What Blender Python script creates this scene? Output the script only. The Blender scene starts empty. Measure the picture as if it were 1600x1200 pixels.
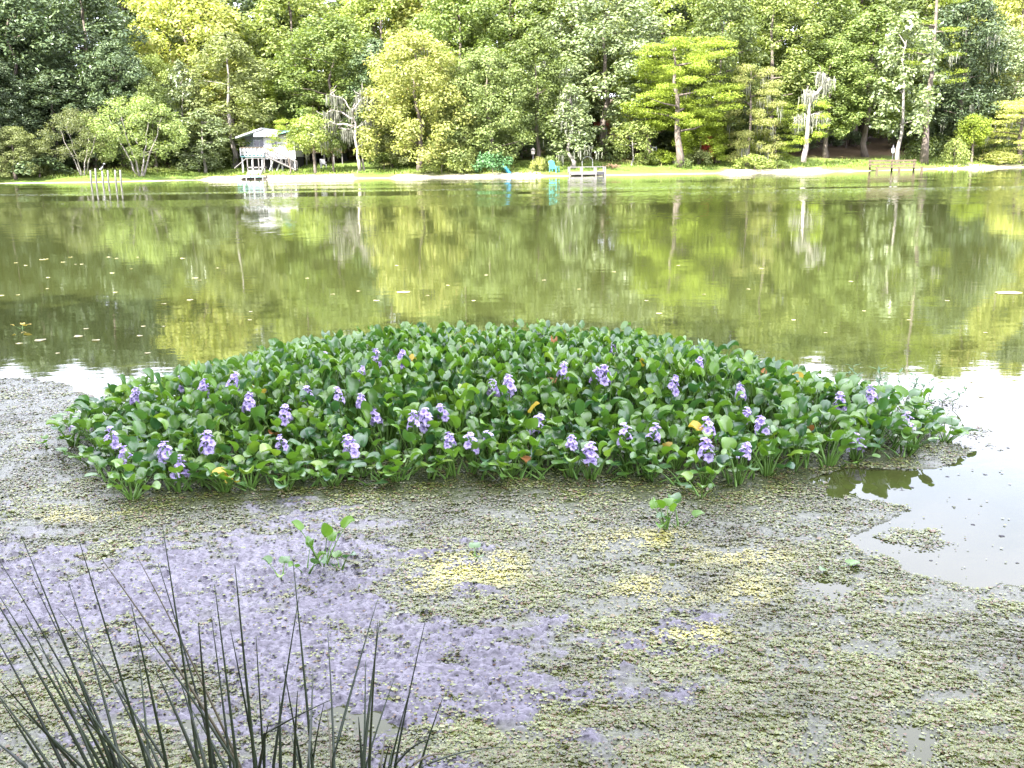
import bpy, bmesh, math, random
import numpy as np
from mathutils import Vector, Matrix

random.seed(7)
RS = np.random.RandomState(7)
S = bpy.context.scene
COL = S.collection
R = math.radians
PI = math.pi

# ------------------------------------------------------------------ camera, sky, sun, exposure
CAM_H, FPX, PITCH, ROLL = 1.85, 1537.0, 12.9, -0.65
cam = bpy.data.cameras.new('camera')
cam.sensor_width = 36.0
cam.lens = 36.0 * FPX / 1600.0
cam.clip_start, cam.clip_end = 0.05, 3000
cam_ob = bpy.data.objects.new('camera', cam)
COL.objects.link(cam_ob)
CAMROT = Matrix.Rotation(R(90 - PITCH), 3, 'X') @ Matrix.Rotation(R(ROLL), 3, 'Z')
cam_ob.matrix_world = Matrix.Translation((0, 0, CAM_H)) @ CAMROT.to_4x4()
S.camera = cam_ob
SUN_AZ, SUN_EL = 40.0, 43.0          # degrees to the left of straight behind the camera; elevation
sun_dir = Vector((-math.sin(R(SUN_AZ)) * math.cos(R(SUN_EL)), -math.cos(R(SUN_AZ)) * math.cos(R(SUN_EL)), math.sin(R(SUN_EL))))
world = bpy.data.worlds.new('World')
S.world = world
world.use_nodes = True
wn, wl = world.node_tree.nodes, world.node_tree.links
wn.clear()
w_out = wn.new('ShaderNodeOutputWorld')
w_bg = wn.new('ShaderNodeBackground')
w_bg.inputs['Strength'].default_value = 0.12
sky = wn.new('ShaderNodeTexSky')
sky.sky_type = 'NISHITA'
sky.sun_disc = False
sky.sun_elevation = R(SUN_EL)
sky.sun_rotation = R(180 + SUN_AZ)
sky.air_density, sky.dust_density, sky.ozone_density = 1.0, 1.2, 1.0
tc = wn.new('ShaderNodeTexCoord')
sep = wn.new('ShaderNodeSeparateXYZ')
wl.new(tc.outputs['Generated'], sep.inputs[0])
zadd = wn.new('ShaderNodeMath'); zadd.operation = 'ADD'; zadd.inputs[1].default_value = 0.25
zmax = wn.new('ShaderNodeMath'); zmax.operation = 'MAXIMUM'; zmax.inputs[1].default_value = 0.0
wl.new(sep.outputs['Z'], zmax.inputs[0]); wl.new(zmax.outputs[0], zadd.inputs[0])
dx = wn.new('ShaderNodeMath'); dx.operation = 'DIVIDE'
dy = wn.new('ShaderNodeMath'); dy.operation = 'DIVIDE'
wl.new(sep.outputs['X'], dx.inputs[0]); wl.new(zadd.outputs[0], dx.inputs[1])
wl.new(sep.outputs['Y'], dy.inputs[0]); wl.new(zadd.outputs[0], dy.inputs[1])
comb = wn.new('ShaderNodeCombineXYZ')
wl.new(dx.outputs[0], comb.inputs[0]); wl.new(dy.outputs[0], comb.inputs[1])
cn = wn.new('ShaderNodeTexNoise')
cn.inputs['Scale'].default_value = 1.15
cn.inputs['Detail'].default_value = 6
cn.inputs['Roughness'].default_value = 0.52
cmap = wn.new('ShaderNodeMapping')
cmap.inputs['Location'].default_value = (3.1, 0.4, 0.0)
wl.new(comb.outputs[0], cmap.inputs['Vector']); wl.new(cmap.outputs[0], cn.inputs['Vector'])
cr = wn.new('ShaderNodeValToRGB')
cr.color_ramp.elements[0].position = 0.34
cr.color_ramp.elements[0].color = (0.5, 0.5, 0.5, 1)
cr.color_ramp.elements[1].position = 0.58
wl.new(cn.outputs['Fac'], cr.inputs[0])
wmix = wn.new('ShaderNodeMix'); wmix.data_type = 'RGBA'
wl.new(cr.outputs[0], wmix.inputs['Factor'])
wl.new(sky.outputs[0], wmix.inputs[6])
wmix.inputs[7].default_value = (8.7, 8.6, 10.3, 1)
wl.new(wmix.outputs[2], w_bg.inputs['Color'])
wl.new(w_bg.outputs[0], w_out.inputs[0])
sun = bpy.data.lights.new('sun', 'SUN')
sun.energy = 5.0
sun.angle = R(0.5)
sun.color = (1.0, 0.965, 0.90)
sun_ob = bpy.data.objects.new('sun', sun)
COL.objects.link(sun_ob)
sun_ob.location = (-30, -30, 50)
sun_ob.rotation_euler = sun_dir.to_track_quat('Z', 'Y').to_euler()
vs = S.view_settings
vs.view_transform = 'Standard'
vs.look = 'None'
vs.gamma = 1.0
vs.use_curve_mapping = False
vs.exposure = 2.55
S.cycles.max_bounces = 6
S.cycles.diffuse_bounces = 3
S.cycles.glossy_bounces = 3
S.cycles.transmission_bounces = 3
S.cycles.transparent_max_bounces = 4
S.cycles.caustics_reflective = False
S.cycles.caustics_refractive = False

# ------------------------------------------------------------------ pixel <-> world (photograph is 1600 x 1200)
CAMP = np.array([0, 0, CAM_H])
CR = np.array(CAMROT)

def ray(px, py):
    v = CR @ np.array([(px - 800) / FPX, -(py - 600) / FPX, -1.0])
    return v

def on_plane(px, py, z=0.0):
    v = ray(px, py)
    t = (z - CAM_H) / v[2]
    return CAMP + v * t

def at_depth(px, py, D):
    v = ray(px, py)
    return CAMP + v * (D / v[1])

def to_px(x, y, z):
    P = np.stack([np.asarray(x) - CAMP[0], np.asarray(y) - CAMP[1], np.asarray(z) + 0 * np.asarray(x) - CAMP[2]], -1) @ CR
    return 800 + FPX * P[..., 0] / -P[..., 2], 600 - FPX * P[..., 1] / -P[..., 2]

def hashn(ix, iy, seed):
    n = (ix.astype(np.int64) * 374761393 + iy.astype(np.int64) * 668265263 + seed * 1274126177) & 0xffffffff
    n = ((n ^ (n >> 13)) * 1274126177) & 0xffffffff
    return ((n ^ (n >> 16)) & 0xffff) / 65535.0

def vnoise(x, y, seed=0):
    x = np.asarray(x, float); y = np.asarray(y, float)
    ix, iy = np.floor(x), np.floor(y)
    fx, fy = x - ix, y - iy
    fx = fx * fx * (3 - 2 * fx); fy = fy * fy * (3 - 2 * fy)
    a = hashn(ix, iy, seed); b = hashn(ix + 1, iy, seed); c = hashn(ix, iy + 1, seed); d = hashn(ix + 1, iy + 1, seed)
    return (a * (1 - fx) + b * fx) * (1 - fy) + (c * (1 - fx) + d * fx) * fy

def fbm(x, y, seed=0, oct=4, rough=0.5):
    s, a, t = 0.0, 1.0, 0.0
    for k in range(oct):
        s = s + a * vnoise(x * 2 ** k + 17.3 * k, y * 2 ** k - 9.1 * k, seed + k)
        t += a; a *= rough
    return s / t

def inside(px, py, poly):
    px = np.asarray(px); py = np.asarray(py)
    c = np.zeros(px.shape, bool)
    n = len(poly)
    j = n - 1
    for i in range(n):
        xi, yi = poly[i]; xj, yj = poly[j]
        if yi != yj:
            c ^= ((yi > py) != (yj > py)) & (px < (xj - xi) * (py - yi) / (yj - yi) + xi)
        j = i
    return c

# ------------------------------------------------------------------ materials
def new_mat(name):
    m = bpy.data.materials.new(name)
    m.use_nodes = True
    return m, m.node_tree.nodes, m.node_tree.links, m.node_tree.nodes['Principled BSDF']

def plain(name, col, rough=0.6, noise=0.25, scale=6.0, spec=0.4, bump=0.0, metal=0.0, stretch=(1, 1, 1)):
    m, n, l, b = new_mat(name)
    t = n.new('ShaderNodeTexCoord'); mp = n.new('ShaderNodeMapping'); mp.inputs['Scale'].default_value = stretch
    l.new(t.outputs['Object'], mp.inputs['Vector'])
    tx = n.new('ShaderNodeTexNoise'); tx.inputs['Scale'].default_value = scale; tx.inputs['Detail'].default_value = 5
    l.new(mp.outputs[0], tx.inputs['Vector'])
    r = n.new('ShaderNodeValToRGB')
    r.color_ramp.elements[0].position, r.color_ramp.elements[1].position = 0.3, 0.7
    r.color_ramp.elements[0].color = (*[c * (1 - noise) for c in col], 1)
    r.color_ramp.elements[1].color = (*[min(1, c * (1 + noise)) for c in col], 1)
    l.new(tx.outputs['Fac'], r.inputs[0]); l.new(r.outputs[0], b.inputs['Base Color'])
    b.inputs['Roughness'].default_value = rough
    b.inputs['Specular IOR Level'].default_value = spec
    b.inputs['Metallic'].default_value = metal
    if bump:
        bp = n.new('ShaderNodeBump'); bp.inputs['Strength'].default_value = bump; bp.inputs['Distance'].default_value = 0.02
        l.new(tx.outputs['Fac'], bp.inputs['Height']); l.new(bp.outputs[0], b.inputs['Normal'])
    return m

def leafy(name, ca, cb, trans=0.35, rough=0.5, spec=0.35, tint=(1.25, 1.3, 0.6), obj_var=0.25, cc=None, bumpy=0.0, per_obj=False):
    """Foliage: each leaf (mesh island) takes its own tone between ca and cb; each tree is a little lighter or darker."""
    m, n, l, b = new_mat(name)
    g = n.new('ShaderNodeNewGeometry')
    r = n.new('ShaderNodeValToRGB')
    r.color_ramp.elements[0].color = (*ca, 1); r.color_ramp.elements[1].color = (*cb, 1)
    if cc:
        e = r.color_ramp.elements.new(0.93); e.color = (*cb, 1)
        r.color_ramp.elements[-1].color = (*cc, 1)
    oi = n.new('ShaderNodeObjectInfo')
    l.new(oi.outputs['Random'] if per_obj else g.outputs['Random Per Island'], r.inputs[0])
    mr = n.new('ShaderNodeMapRange')
    mr.inputs[3].default_value = 1 - obj_var; mr.inputs[4].default_value = 1 + obj_var
    l.new(g.outputs['Random Per Island'] if per_obj else oi.outputs['Random'], mr.inputs[0])
    hsv = n.new('ShaderNodeHueSaturation')
    l.new(mr.outputs[0], hsv.inputs['Value']); l.new(r.outputs[0], hsv.inputs['Color'])
    l.new(hsv.outputs[0], b.inputs['Base Color'])
    b.inputs['Roughness'].default_value = rough; b.inputs['Specular IOR Level'].default_value = spec
    tr = n.new('ShaderNodeBsdfTranslucent')
    mul = n.new('ShaderNodeMix'); mul.data_type = 'RGBA'; mul.blend_type = 'MULTIPLY'; mul.inputs[0].default_value = 1
    mul.inputs[7].default_value = (*tint, 1)
    l.new(hsv.outputs[0], mul.inputs[6]); l.new(mul.outputs[2], tr.inputs['Color'])
    mx = n.new('ShaderNodeMixShader'); mx.inputs[0].default_value = trans
    l.new(b.outputs[0], mx.inputs[1]); l.new(tr.outputs[0], mx.inputs[2])
    l.new(mx.outputs[0], n['Material Output'].inputs['Surface'])
    if bumpy:
        t = n.new('ShaderNodeTexCoord')
        tx = n.new('ShaderNodeTexNoise'); tx.inputs['Scale'].default_value = 30
        l.new(t.outputs['Object'], tx.inputs['Vector'])
        bp = n.new('ShaderNodeBump'); bp.inputs['Strength'].default_value = bumpy; bp.inputs['Distance'].default_value = 0.01
        l.new(tx.outputs['Fac'], bp.inputs['Height']); l.new(bp.outputs[0], b.inputs['Normal'])
    return m

LM = {
    'mid':    leafy('oak_leaf', (0.074, 0.114, 0.024), (0.198, 0.246, 0.066), spec=0.5),
    'light':  leafy('light_leaf', (0.132, 0.180, 0.042), (0.300, 0.342, 0.096), spec=0.5),
    'yellow': leafy('yellow_green_leaf', (0.204, 0.240, 0.060), (0.408, 0.420, 0.132), cc=(0.42, 0.32, 0.14)),
    'dark':   leafy('dark_leaf', (0.045, 0.076, 0.034), (0.125, 0.165, 0.072), trans=0.22, rough=0.38),  # dark oak kinds; also carries the wooded corner's shade in its colour
    'glossy': leafy('glossy_leaf', (0.096, 0.132, 0.054), (0.240, 0.282, 0.132), trans=0.25, rough=0.33, spec=0.6),
    'cypress': leafy('cypress_needle', (0.144, 0.198, 0.022), (0.312, 0.384, 0.048)),
    'pale':   leafy('pale_leaf', (0.156, 0.216, 0.066), (0.300, 0.360, 0.120)),
    'olive':  leafy('olive_leaf', (0.108, 0.132, 0.048), (0.216, 0.240, 0.090)),
    'teal':   leafy('broad_shore_leaf', (0.045, 0.11, 0.035), (0.09, 0.19, 0.07), trans=0.25),
    'red':    leafy('red_bloom', (0.45, 0.05, 0.05), (0.6, 0.1, 0.09), trans=0.2),
    'moss':   leafy('spanish_moss', (0.14, 0.15, 0.11), (0.27, 0.27, 0.21), trans=0.3, tint=(1, 1, 0.9), rough=0.9, spec=0.1),
    'grass':  leafy('shore_grass', (0.09, 0.14, 0.02), (0.19, 0.24, 0.045), cc=(0.32, 0.29, 0.12)),
}
M_BARK = plain('grey_brown_bark', (0.14, 0.115, 0.095), 0.9, 0.4, 3.0, 0.2, 0.6, stretch=(3, 3, 0.5))
M_PALEBARK = plain('pale_bark', (0.22, 0.20, 0.175), 0.85, 0.3, 3.0, 0.2, 0.4, stretch=(3, 3, 0.6))
M_DEADWOOD = plain('bleached_deadwood', (0.29, 0.26, 0.23), 0.9, 0.3, 4.0, 0.2, 0.3)
M_WHITE = plain('white_paint', (0.40, 0.40, 0.40), 0.5, 0.12, 3.0)
M_GREYWOOD = plain('weathered_wood', (0.15, 0.14, 0.135), 0.8, 0.2, 5.0, 0.2, 0.2)
M_TANWOOD = plain('tan_wood', (0.10, 0.078, 0.05), 0.75, 0.2, 5.0, 0.2, 0.2)
M_BROWN = plain('brown_siding', (0.20, 0.12, 0.07), 0.8, 0.2, 3.0)
M_PINK = plain('faded_pink_brick', (0.40, 0.25, 0.19), 0.85, 0.2, 3.0)
M_DARK = plain('dark_shade_and_scrap', (0.025, 0.024, 0.026), 0.8, 0.2, 2.0)  # dark fill painting shade in open undersides; also the dark leaf scraps
M_ROOF = plain('grey_roof_metal', (0.42, 0.43, 0.43), 0.55, 0.1, 2.0)
M_TEALROOF = plain('green_roof_trim', (0.16, 0.36, 0.34), 0.5, 0.1, 2.0)
M_REDROOF = plain('red_roof_shingle', (0.32, 0.09, 0.06), 0.8, 0.2, 3.0)
M_SIDING = plain('grey_siding', (0.20, 0.20, 0.21), 0.75, 0.15, 3.0)
M_BLUE = plain('blue_plastic', (0.05, 0.32, 0.55), 0.35, 0.08, 3.0, 0.5)
M_TEAL = plain('teal_plastic', (0.08, 0.42, 0.45), 0.4, 0.08, 3.0, 0.5)
M_BLACK = plain('black_metal', (0.03, 0.03, 0.035), 0.45, 0.1, 3.0, 0.5)
M_STONE = plain('pale_stone', (0.42, 0.38, 0.34), 0.85, 0.25, 5.0)
m, n, l, b = new_mat('window_glass')
b.inputs['Base Color'].default_value = (0.05, 0.055, 0.06, 1); b.inputs['Roughness'].default_value = 0.05
M_GLASS = m

def water_mat():
    m, n, l, b = new_mat('lake_water')
    g = n.new('ShaderNodeNewGeometry')
    def noise(scale, sx, sy, detail=3):
        mp = n.new('ShaderNodeMapping'); mp.inputs['Scale'].default_value = (sx, sy, 1)
        l.new(g.outputs['Position'], mp.inputs['Vector'])
        t = n.new('ShaderNodeTexNoise'); t.inputs['Scale'].default_value = scale; t.inputs['Detail'].default_value = detail
        l.new(mp.outputs[0], t.inputs['Vector'])
        return t.outputs['Fac']
    def math_(op, a, bb):
        x = n.new('ShaderNodeMath'); x.operation = op
        for i, v in ((0, a), (1, bb)):
            if isinstance(v, (int, float)): x.inputs[i].default_value = v
            else: l.new(v, x.inputs[i])
        return x.outputs[0]
    # slow ripples everywhere, a wind-ruffled lane far out
    fine = noise(1.0, 2.2, 3.6, 4)
    broad = noise(0.35, 0.6, 1.2, 2)
    h = math_('ADD', math_('MULTIPLY', fine, 0.35), math_('MULTIPLY', broad, 0.65))
    bp = n.new('ShaderNodeBump'); bp.inputs['Distance'].default_value = 0.007; bp.inputs['Strength'].default_value = 0.5
    l.new(h, bp.inputs['Height'])
    sp = n.new('ShaderNodeSeparateXYZ'); l.new(g.outputs['Position'], sp.inputs[0])
    def ramp(v, stops):
        r = n.new('ShaderNodeValToRGB'); els = r.color_ramp.elements
        els[0].position, els[0].color = stops[0][0], (stops[0][1],) * 3 + (1,)
        els[1].position, els[1].color = stops[-1][0], (stops[-1][1],) * 3 + (1,)
        for p, c in stops[1:-1]:
            e = els.new(p); e.color = (c, c, c, 1)
        l.new(v, r.inputs[0]); return r.outputs[0]
    lane = ramp(math_('DIVIDE', sp.outputs['Y'], 160.0), [(0.13, 0.0), (0.26, 0.12), (0.33, 0.6), (0.38, 1.0), (0.44, 0.6), (0.54, 0.06), (1.0, 0.04)])
    streak = ramp(noise(0.05, 0.5, 3.0, 4), [(0.44, 0.0), (0.60, 1.0)])
    lane = math_('MULTIPLY', lane, math_('ADD', math_('MULTIPLY', streak, 0.96), 0.04))
    wav = noise(1.0, 1.9, 1.2, 2)
    bp2 = n.new('ShaderNodeBump'); bp2.inputs['Distance'].default_value = 0.34
    l.new(math_('MULTIPLY', lane, 0.8), bp2.inputs['Strength'])
    l.new(wav, bp2.inputs['Height']); l.new(bp.outputs[0], bp2.inputs['Normal'])
    l.new(bp2.outputs[0], b.inputs['Normal'])
    b.inputs['Base Color'].default_value = (0.036, 0.043, 0.012, 1)
    b.inputs['Roughness'].default_value = 0.018
    b.inputs['IOR'].default_value = 1.38
    return m
M_WATER = water_mat()

# ------------------------------------------------------------------ object helpers
def mesh_np(name, verts, faces, mats=(), smooth=False, mat_idx=None):
    """One mesh from an (N,3) array and an (M,k) array, or a list of such face arrays."""
    me = bpy.data.meshes.new(name)
    verts = np.asarray(verts, np.float32)
    if isinstance(faces, np.ndarray): faces = [faces]
    faces = [f for f in faces if len(f)]
    loops = np.concatenate([f.ravel() for f in faces]).astype(np.int32)
    tot = np.concatenate([np.full(len(f), f.shape[1]) for f in faces]).astype(np.int32)
    start = np.concatenate([[0], np.cumsum(tot)[:-1]]).astype(np.int32)
    me.vertices.add(len(verts)); me.vertices.foreach_set('co', verts.ravel())
    me.loops.add(len(loops)); me.loops.foreach_set('vertex_index', loops)
    me.polygons.add(len(tot)); me.polygons.foreach_set('loop_start', start); me.polygons.foreach_set('loop_total', tot)
    if mat_idx is not None: me.polygons.foreach_set('material_index', np.asarray(mat_idx, np.int32))
    me.polygons.foreach_set('use_smooth', np.full(len(tot), bool(smooth)))
    for mt in mats: me.materials.append(mt)
    me.update(calc_edges=True)
    me.validate()
    return me

def link(name, data, parent=None, loc=None):
    o = bpy.data.objects.new(name, data); COL.objects.link(o)
    if parent is not None: o.parent = parent
    if loc is not None: o.location = loc
    return o

def tag(o, label=None, cat=None, group=None, kind=None):
    if label: o['label'] = label
    if cat: o['category'] = cat
    if group: o['group'] = group
    if kind: o['kind'] = kind
    return o

def thing(name, label, cat, loc=(0, 0, 0), rotz=0.0, group=None):
    o = bpy.data.objects.new(name, None); COL.objects.link(o)
    o.empty_display_size = 0.2
    o.location = loc; o.rotation_euler = (0, 0, rotz)
    return tag(o, label, cat, group)

BOXF = np.array([[0, 3, 2, 1], [4, 5, 6, 7], [0, 1, 5, 4], [1, 2, 6, 5], [2, 3, 7, 6], [3, 0, 4, 7]])
def box_np(x0, x1, y0, y1, z0, z1):
    return np.array([[x0, y0, z0], [x1, y0, z0], [x1, y1, z0], [x0, y1, z0], [x0, y0, z1], [x1, y0, z1], [x1, y1, z1], [x0, y1, z1]], float)
def box(name, b6, mat, parent, bevel=0.0):
    me = mesh_np(name, box_np(*b6), BOXF, [mat])
    if bevel:
        bm = bmesh.new(); bm.from_mesh(me)
        bmesh.ops.bevel(bm, geom=bm.edges[:], offset=bevel, segments=1, affect='EDGES')
        bm.to_mesh(me); bm.free()
    return link(name, me, parent)

def tube_np(pts, rad, sides=7, cap=True):
    pts = np.asarray(pts, float); n = len(pts)
    rad = np.asarray(rad, float) * np.ones(n)
    V = []
    for i in range(n):
        d = pts[min(i + 1, n - 1)] - pts[max(i - 1, 0)]
        d = d / (np.linalg.norm(d) + 1e-9)
        up = np.array([0, 0, 1.0]) if abs(d[2]) < 0.9 else np.array([1.0, 0, 0])
        a = np.cross(d, up); a /= np.linalg.norm(a); c = np.cross(d, a)
        for k in range(sides):
            t = 2 * PI * k / sides
            V.append(pts[i] + rad[i] * (math.cos(t) * a + math.sin(t) * c))
    F = [[i * sides + k, i * sides + (k + 1) % sides, (i + 1) * sides + (k + 1) % sides, (i + 1) * sides + k] for i in range(n - 1) for k in range(sides)]
    fs = [np.array(F)]
    if cap:
        fs.append(np.array([list(range(sides - 1, -1, -1)), [(n - 1) * sides + k for k in range(sides)]]))
    return np.array(V), fs
def tube(name, pts, rad, mat, parent=None, sides=7, smooth=True):
    v, f = tube_np(pts, rad, sides)
    return link(name, mesh_np(name, v, f, [mat], smooth), parent)

def unit(v):
    return v / (np.linalg.norm(v, axis=-1, keepdims=True) + 1e-9)

def leaf_quads(pos, nrm, L, W, rs):
    """Leaf-sized diamonds, folded a little along the middle."""
    n = len(pos)
    t = rs.normal(size=(n, 3)); t = unit(t - nrm * np.sum(t * nrm, 1, keepdims=True))
    bt = np.cross(nrm, t)
    s = (0.65 + 0.7 * rs.rand(n, 1))
    v = np.stack([pos - t * L * s, pos + bt * W * s + nrm * L * 0.18 * s, pos + t * L * s, pos - bt * W * s + nrm * L * 0.18 * s], 1).reshape(-1, 3)
    f = np.arange(n * 4).reshape(n, 4)
    return v, f

# ------------------------------------------------------------------ setting: water, far shore, near bank
SHORE = [(-400, 297), (-200, 291), (0, 286.5), (140, 285), (300, 281.5), (500, 279.5), (700, 277.5), (880, 275), (1050, 272), (1250, 269), (1360, 267), (1480, 264), (1600, 261.5), (1800, 257.5), (2000, 254)]
SH = np.array([on_plane(px, py)[:2] for px, py in SHORE])
_sx = list(SH[:, 0]); _sy = list(SH[:, 1])
_sx = [-400, -140, -95, -72] + [x for x in _sx if x > -66] + [_sx[-1] + 300]
_sy = [20, 30, 45, 78] + [y for x, y in zip(SH[:, 0], SH[:, 1]) if x > -66] + [_sy[-1] + 10]
def shore_y(x): return np.interp(x, _sx, _sy)
def ground_z(x, d):
    x = np.asarray(x, float); d = np.asarray(d, float)
    z = np.where(d < 0, d * 0.25, 0)
    z = z + 0.42 * np.clip(d / 3.0, 0, 1) + 0.115 * np.clip(d - 3, 0, 34) + 0.16 * np.clip(d - 37, 0, 60)
    z = z + (fbm(x * 0.12, d * 0.2, 5) - 0.5) * 0.5 * np.clip(d / 6, 0, 1)
    return z
def bank_point(px, d):
    """World point on the far bank seen at photo column px, d metres behind the waterline."""
    D = 115.0
    for _ in range(6):
        x = at_depth(px, 255, D)[0]
        D = float(shore_y(x)) + d
    x = at_depth(px, 255, D)[0]
    return float(x), D, float(ground_z(x, d))

def build_ground():
    ds = np.array([-25, -8, -3, -1.2, -0.5, -0.2, 0, 0.2, 0.5, 0.9, 1.4, 2, 2.6, 3.2, 4, 5, 6, 7, 8.5, 10, 12, 14, 16, 18.5, 21, 24, 28, 33, 38, 45, 55, 70, 95, 140, 250])
    xs = np.concatenate([[-400, -300, -220, -160, -130, -110], np.arange(-95, 110, 1.0), [115, 125, 140, 170, 220, 300, 400]])
    X, Dd = np.meshgrid(xs, ds)
    wig = (fbm(X * 0.22, X * 0 + 3.3, 11) - 0.5) * 1.6
    Y = shore_y(X) + Dd + wig * np.exp(-np.abs(Dd) / 3)
    Z = ground_z(X, Dd)
    V = np.stack([X, Y, Z], -1).reshape(-1, 3)
    nr, nc = X.shape
    i = np.arange((nr - 1) * nc).reshape(nr - 1, nc)[:, :-1].ravel()
    F = np.stack([i, i + 1, i + nc + 1, i + nc], 1)
    m, n, l, b = new_mat('shore_ground')
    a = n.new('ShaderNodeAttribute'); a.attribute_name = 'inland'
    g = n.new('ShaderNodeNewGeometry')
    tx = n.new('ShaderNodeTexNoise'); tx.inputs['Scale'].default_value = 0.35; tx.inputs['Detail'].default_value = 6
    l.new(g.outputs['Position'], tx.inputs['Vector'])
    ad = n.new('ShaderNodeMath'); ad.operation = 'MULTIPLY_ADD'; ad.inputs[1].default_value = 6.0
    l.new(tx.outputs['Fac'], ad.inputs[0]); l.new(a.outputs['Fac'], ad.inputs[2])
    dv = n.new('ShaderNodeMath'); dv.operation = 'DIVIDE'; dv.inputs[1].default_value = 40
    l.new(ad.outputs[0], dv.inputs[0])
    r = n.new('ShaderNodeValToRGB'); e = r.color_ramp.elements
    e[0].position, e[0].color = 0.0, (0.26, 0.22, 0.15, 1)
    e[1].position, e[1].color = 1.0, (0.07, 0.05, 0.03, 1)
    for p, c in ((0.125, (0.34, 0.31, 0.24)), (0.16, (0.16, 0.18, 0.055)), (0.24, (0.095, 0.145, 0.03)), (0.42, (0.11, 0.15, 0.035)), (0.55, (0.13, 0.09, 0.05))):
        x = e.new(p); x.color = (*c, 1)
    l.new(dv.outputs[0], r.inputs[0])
    fx = n.new('ShaderNodeTexNoise'); fx.inputs['Scale'].default_value = 3.0; fx.inputs['Detail'].default_value = 8
    l.new(g.outputs['Position'], fx.inputs['Vector'])
    mx = n.new('ShaderNodeMix'); mx.data_type = 'RGBA'; mx.blend_type = 'OVERLAY'; mx.inputs[0].default_value = 0.7
    l.new(r.outputs[0], mx.inputs[6]); l.new(fx.outputs['Fac'], mx.inputs[7]); l.new(mx.outputs[2], b.inputs['Base Color'])
    b.inputs['Roughness'].default_value = 0.95; b.inputs['Specular IOR Level'].default_value = 0.1
    me = mesh_np('far_shore_ground', V, F, [m], True)
    at = me.attributes.new('inland', 'FLOAT', 'POINT'); 
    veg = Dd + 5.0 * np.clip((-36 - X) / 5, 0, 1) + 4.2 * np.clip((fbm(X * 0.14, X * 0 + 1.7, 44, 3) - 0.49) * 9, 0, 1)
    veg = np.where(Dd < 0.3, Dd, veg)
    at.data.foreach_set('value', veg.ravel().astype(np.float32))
    o = link('far_shore_ground', me); tag(o, kind='structure')
build_ground()

def build_near_bank():
    xs = np.linspace(-60, 60, 61); ys = np.concatenate([np.linspace(-60, -6, 12), np.linspace(-5, 2.3, 16)])
    X, Y = np.meshgrid(xs, ys)
    Z = np.clip((2.0 - Y) * 0.22, -0.08, 0.35) + np.clip(-Y - 1, 0, 60) * 0.03 + (fbm(X * 0.6, Y * 0.6, 3) - 0.5) * 0.12 - 0.02
    V = np.stack([X, Y, Z], -1).reshape(-1, 3)
    nr, nc = X.shape
    i = np.arange((nr - 1) * nc).reshape(nr - 1, nc)[:, :-1].ravel()
    F = np.stack([i, i + 1, i + nc + 1, i + nc], 1)
    o = link('near_bank_ground', mesh_np('near_bank_ground', V, F, [plain('bank_soil', (0.12, 0.10, 0.05), 0.95, 0.4, 1.5, 0.1, 0.4)], True))
    tag(o, kind='structure')
build_near_bank()

def build_water():
    V = np.array([[-400, -60, 0], [400, -60, 0], [400, 400, 0], [-400, 400, 0]], float)
    # the sheet ends under the far bank
    V[2:, 1] = 230
    o = link('lake_water', mesh_np('lake_water', V, np.array([[0, 1, 2, 3]]), [M_WATER])); tag(o, kind='structure')
build_water()

# ------------------------------------------------------------------ trees
def clump_crown(rs, clumps, leaf, dens, wratio=0.55, up=0.45):
    P, N = [], []
    leaf = leaf * 0.74
    for c, r in clumps:
        r = np.asarray(r, float)
        k = max(30, int(4.6 * dens * (r[0] * r[1] + r[1] * r[2] + r[0] * r[2]) / 3 / (leaf * leaf)))
        d = unit(rs.normal(size=(k, 3)))
        rad = (0.35 + 0.65 * rs.rand(k, 1) ** 0.6) * (0.8 + 0.4 * rs.rand(k, 1))
        P.append(np.asarray(c) + d * rad * r)
        N.append(unit(d * 0.8 + np.array([0, 0, up + 0.2]) + rs.normal(size=(k, 3)) * 0.45))
    P = np.concatenate(P); N = np.concatenate(N)
    return leaf_quads(P, N, leaf, leaf * wratio, rs)

def profile_clumps(rs, n, z0, z1, width, shape, cr=(0.9, 1.6), flat=0.75, lean=(0, 0), hollow=0.35):
    out = []
    for i in range(n):
        t = (i + rs.rand()) / n
        t = t ** 0.9
        w = shape(t) * width / 2
        a = i * 2.399 + rs.rand() * 0.9
        q = w * (hollow + (1 - hollow) * math.sqrt(rs.rand())) * (0.85 + 0.3 * rs.rand())
        z = z0 + t * (z1 - z0)
        s = cr[0] + (cr[1] - cr[0]) * rs.rand()
        s *= 0.75 + 0.25 * min(1, w / (width * 0.35))
        out.append((np.array([math.cos(a) * q + lean[0] * t, math.sin(a) * q + lean[1] * t, z]), (s, s, s * flat)))
    return out

def bend_line(rs, a, c, n, wob):
    a, c = np.asarray(a, float), np.asarray(c, float)
    t = np.linspace(0, 1, n)[:, None]
    p = a + (c - a) * t
    p[1:-1] += rs.normal(size=(n - 2, 3)) * wob * np.linalg.norm(c - a) * np.array([1, 1, 0.4])
    return p

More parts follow.
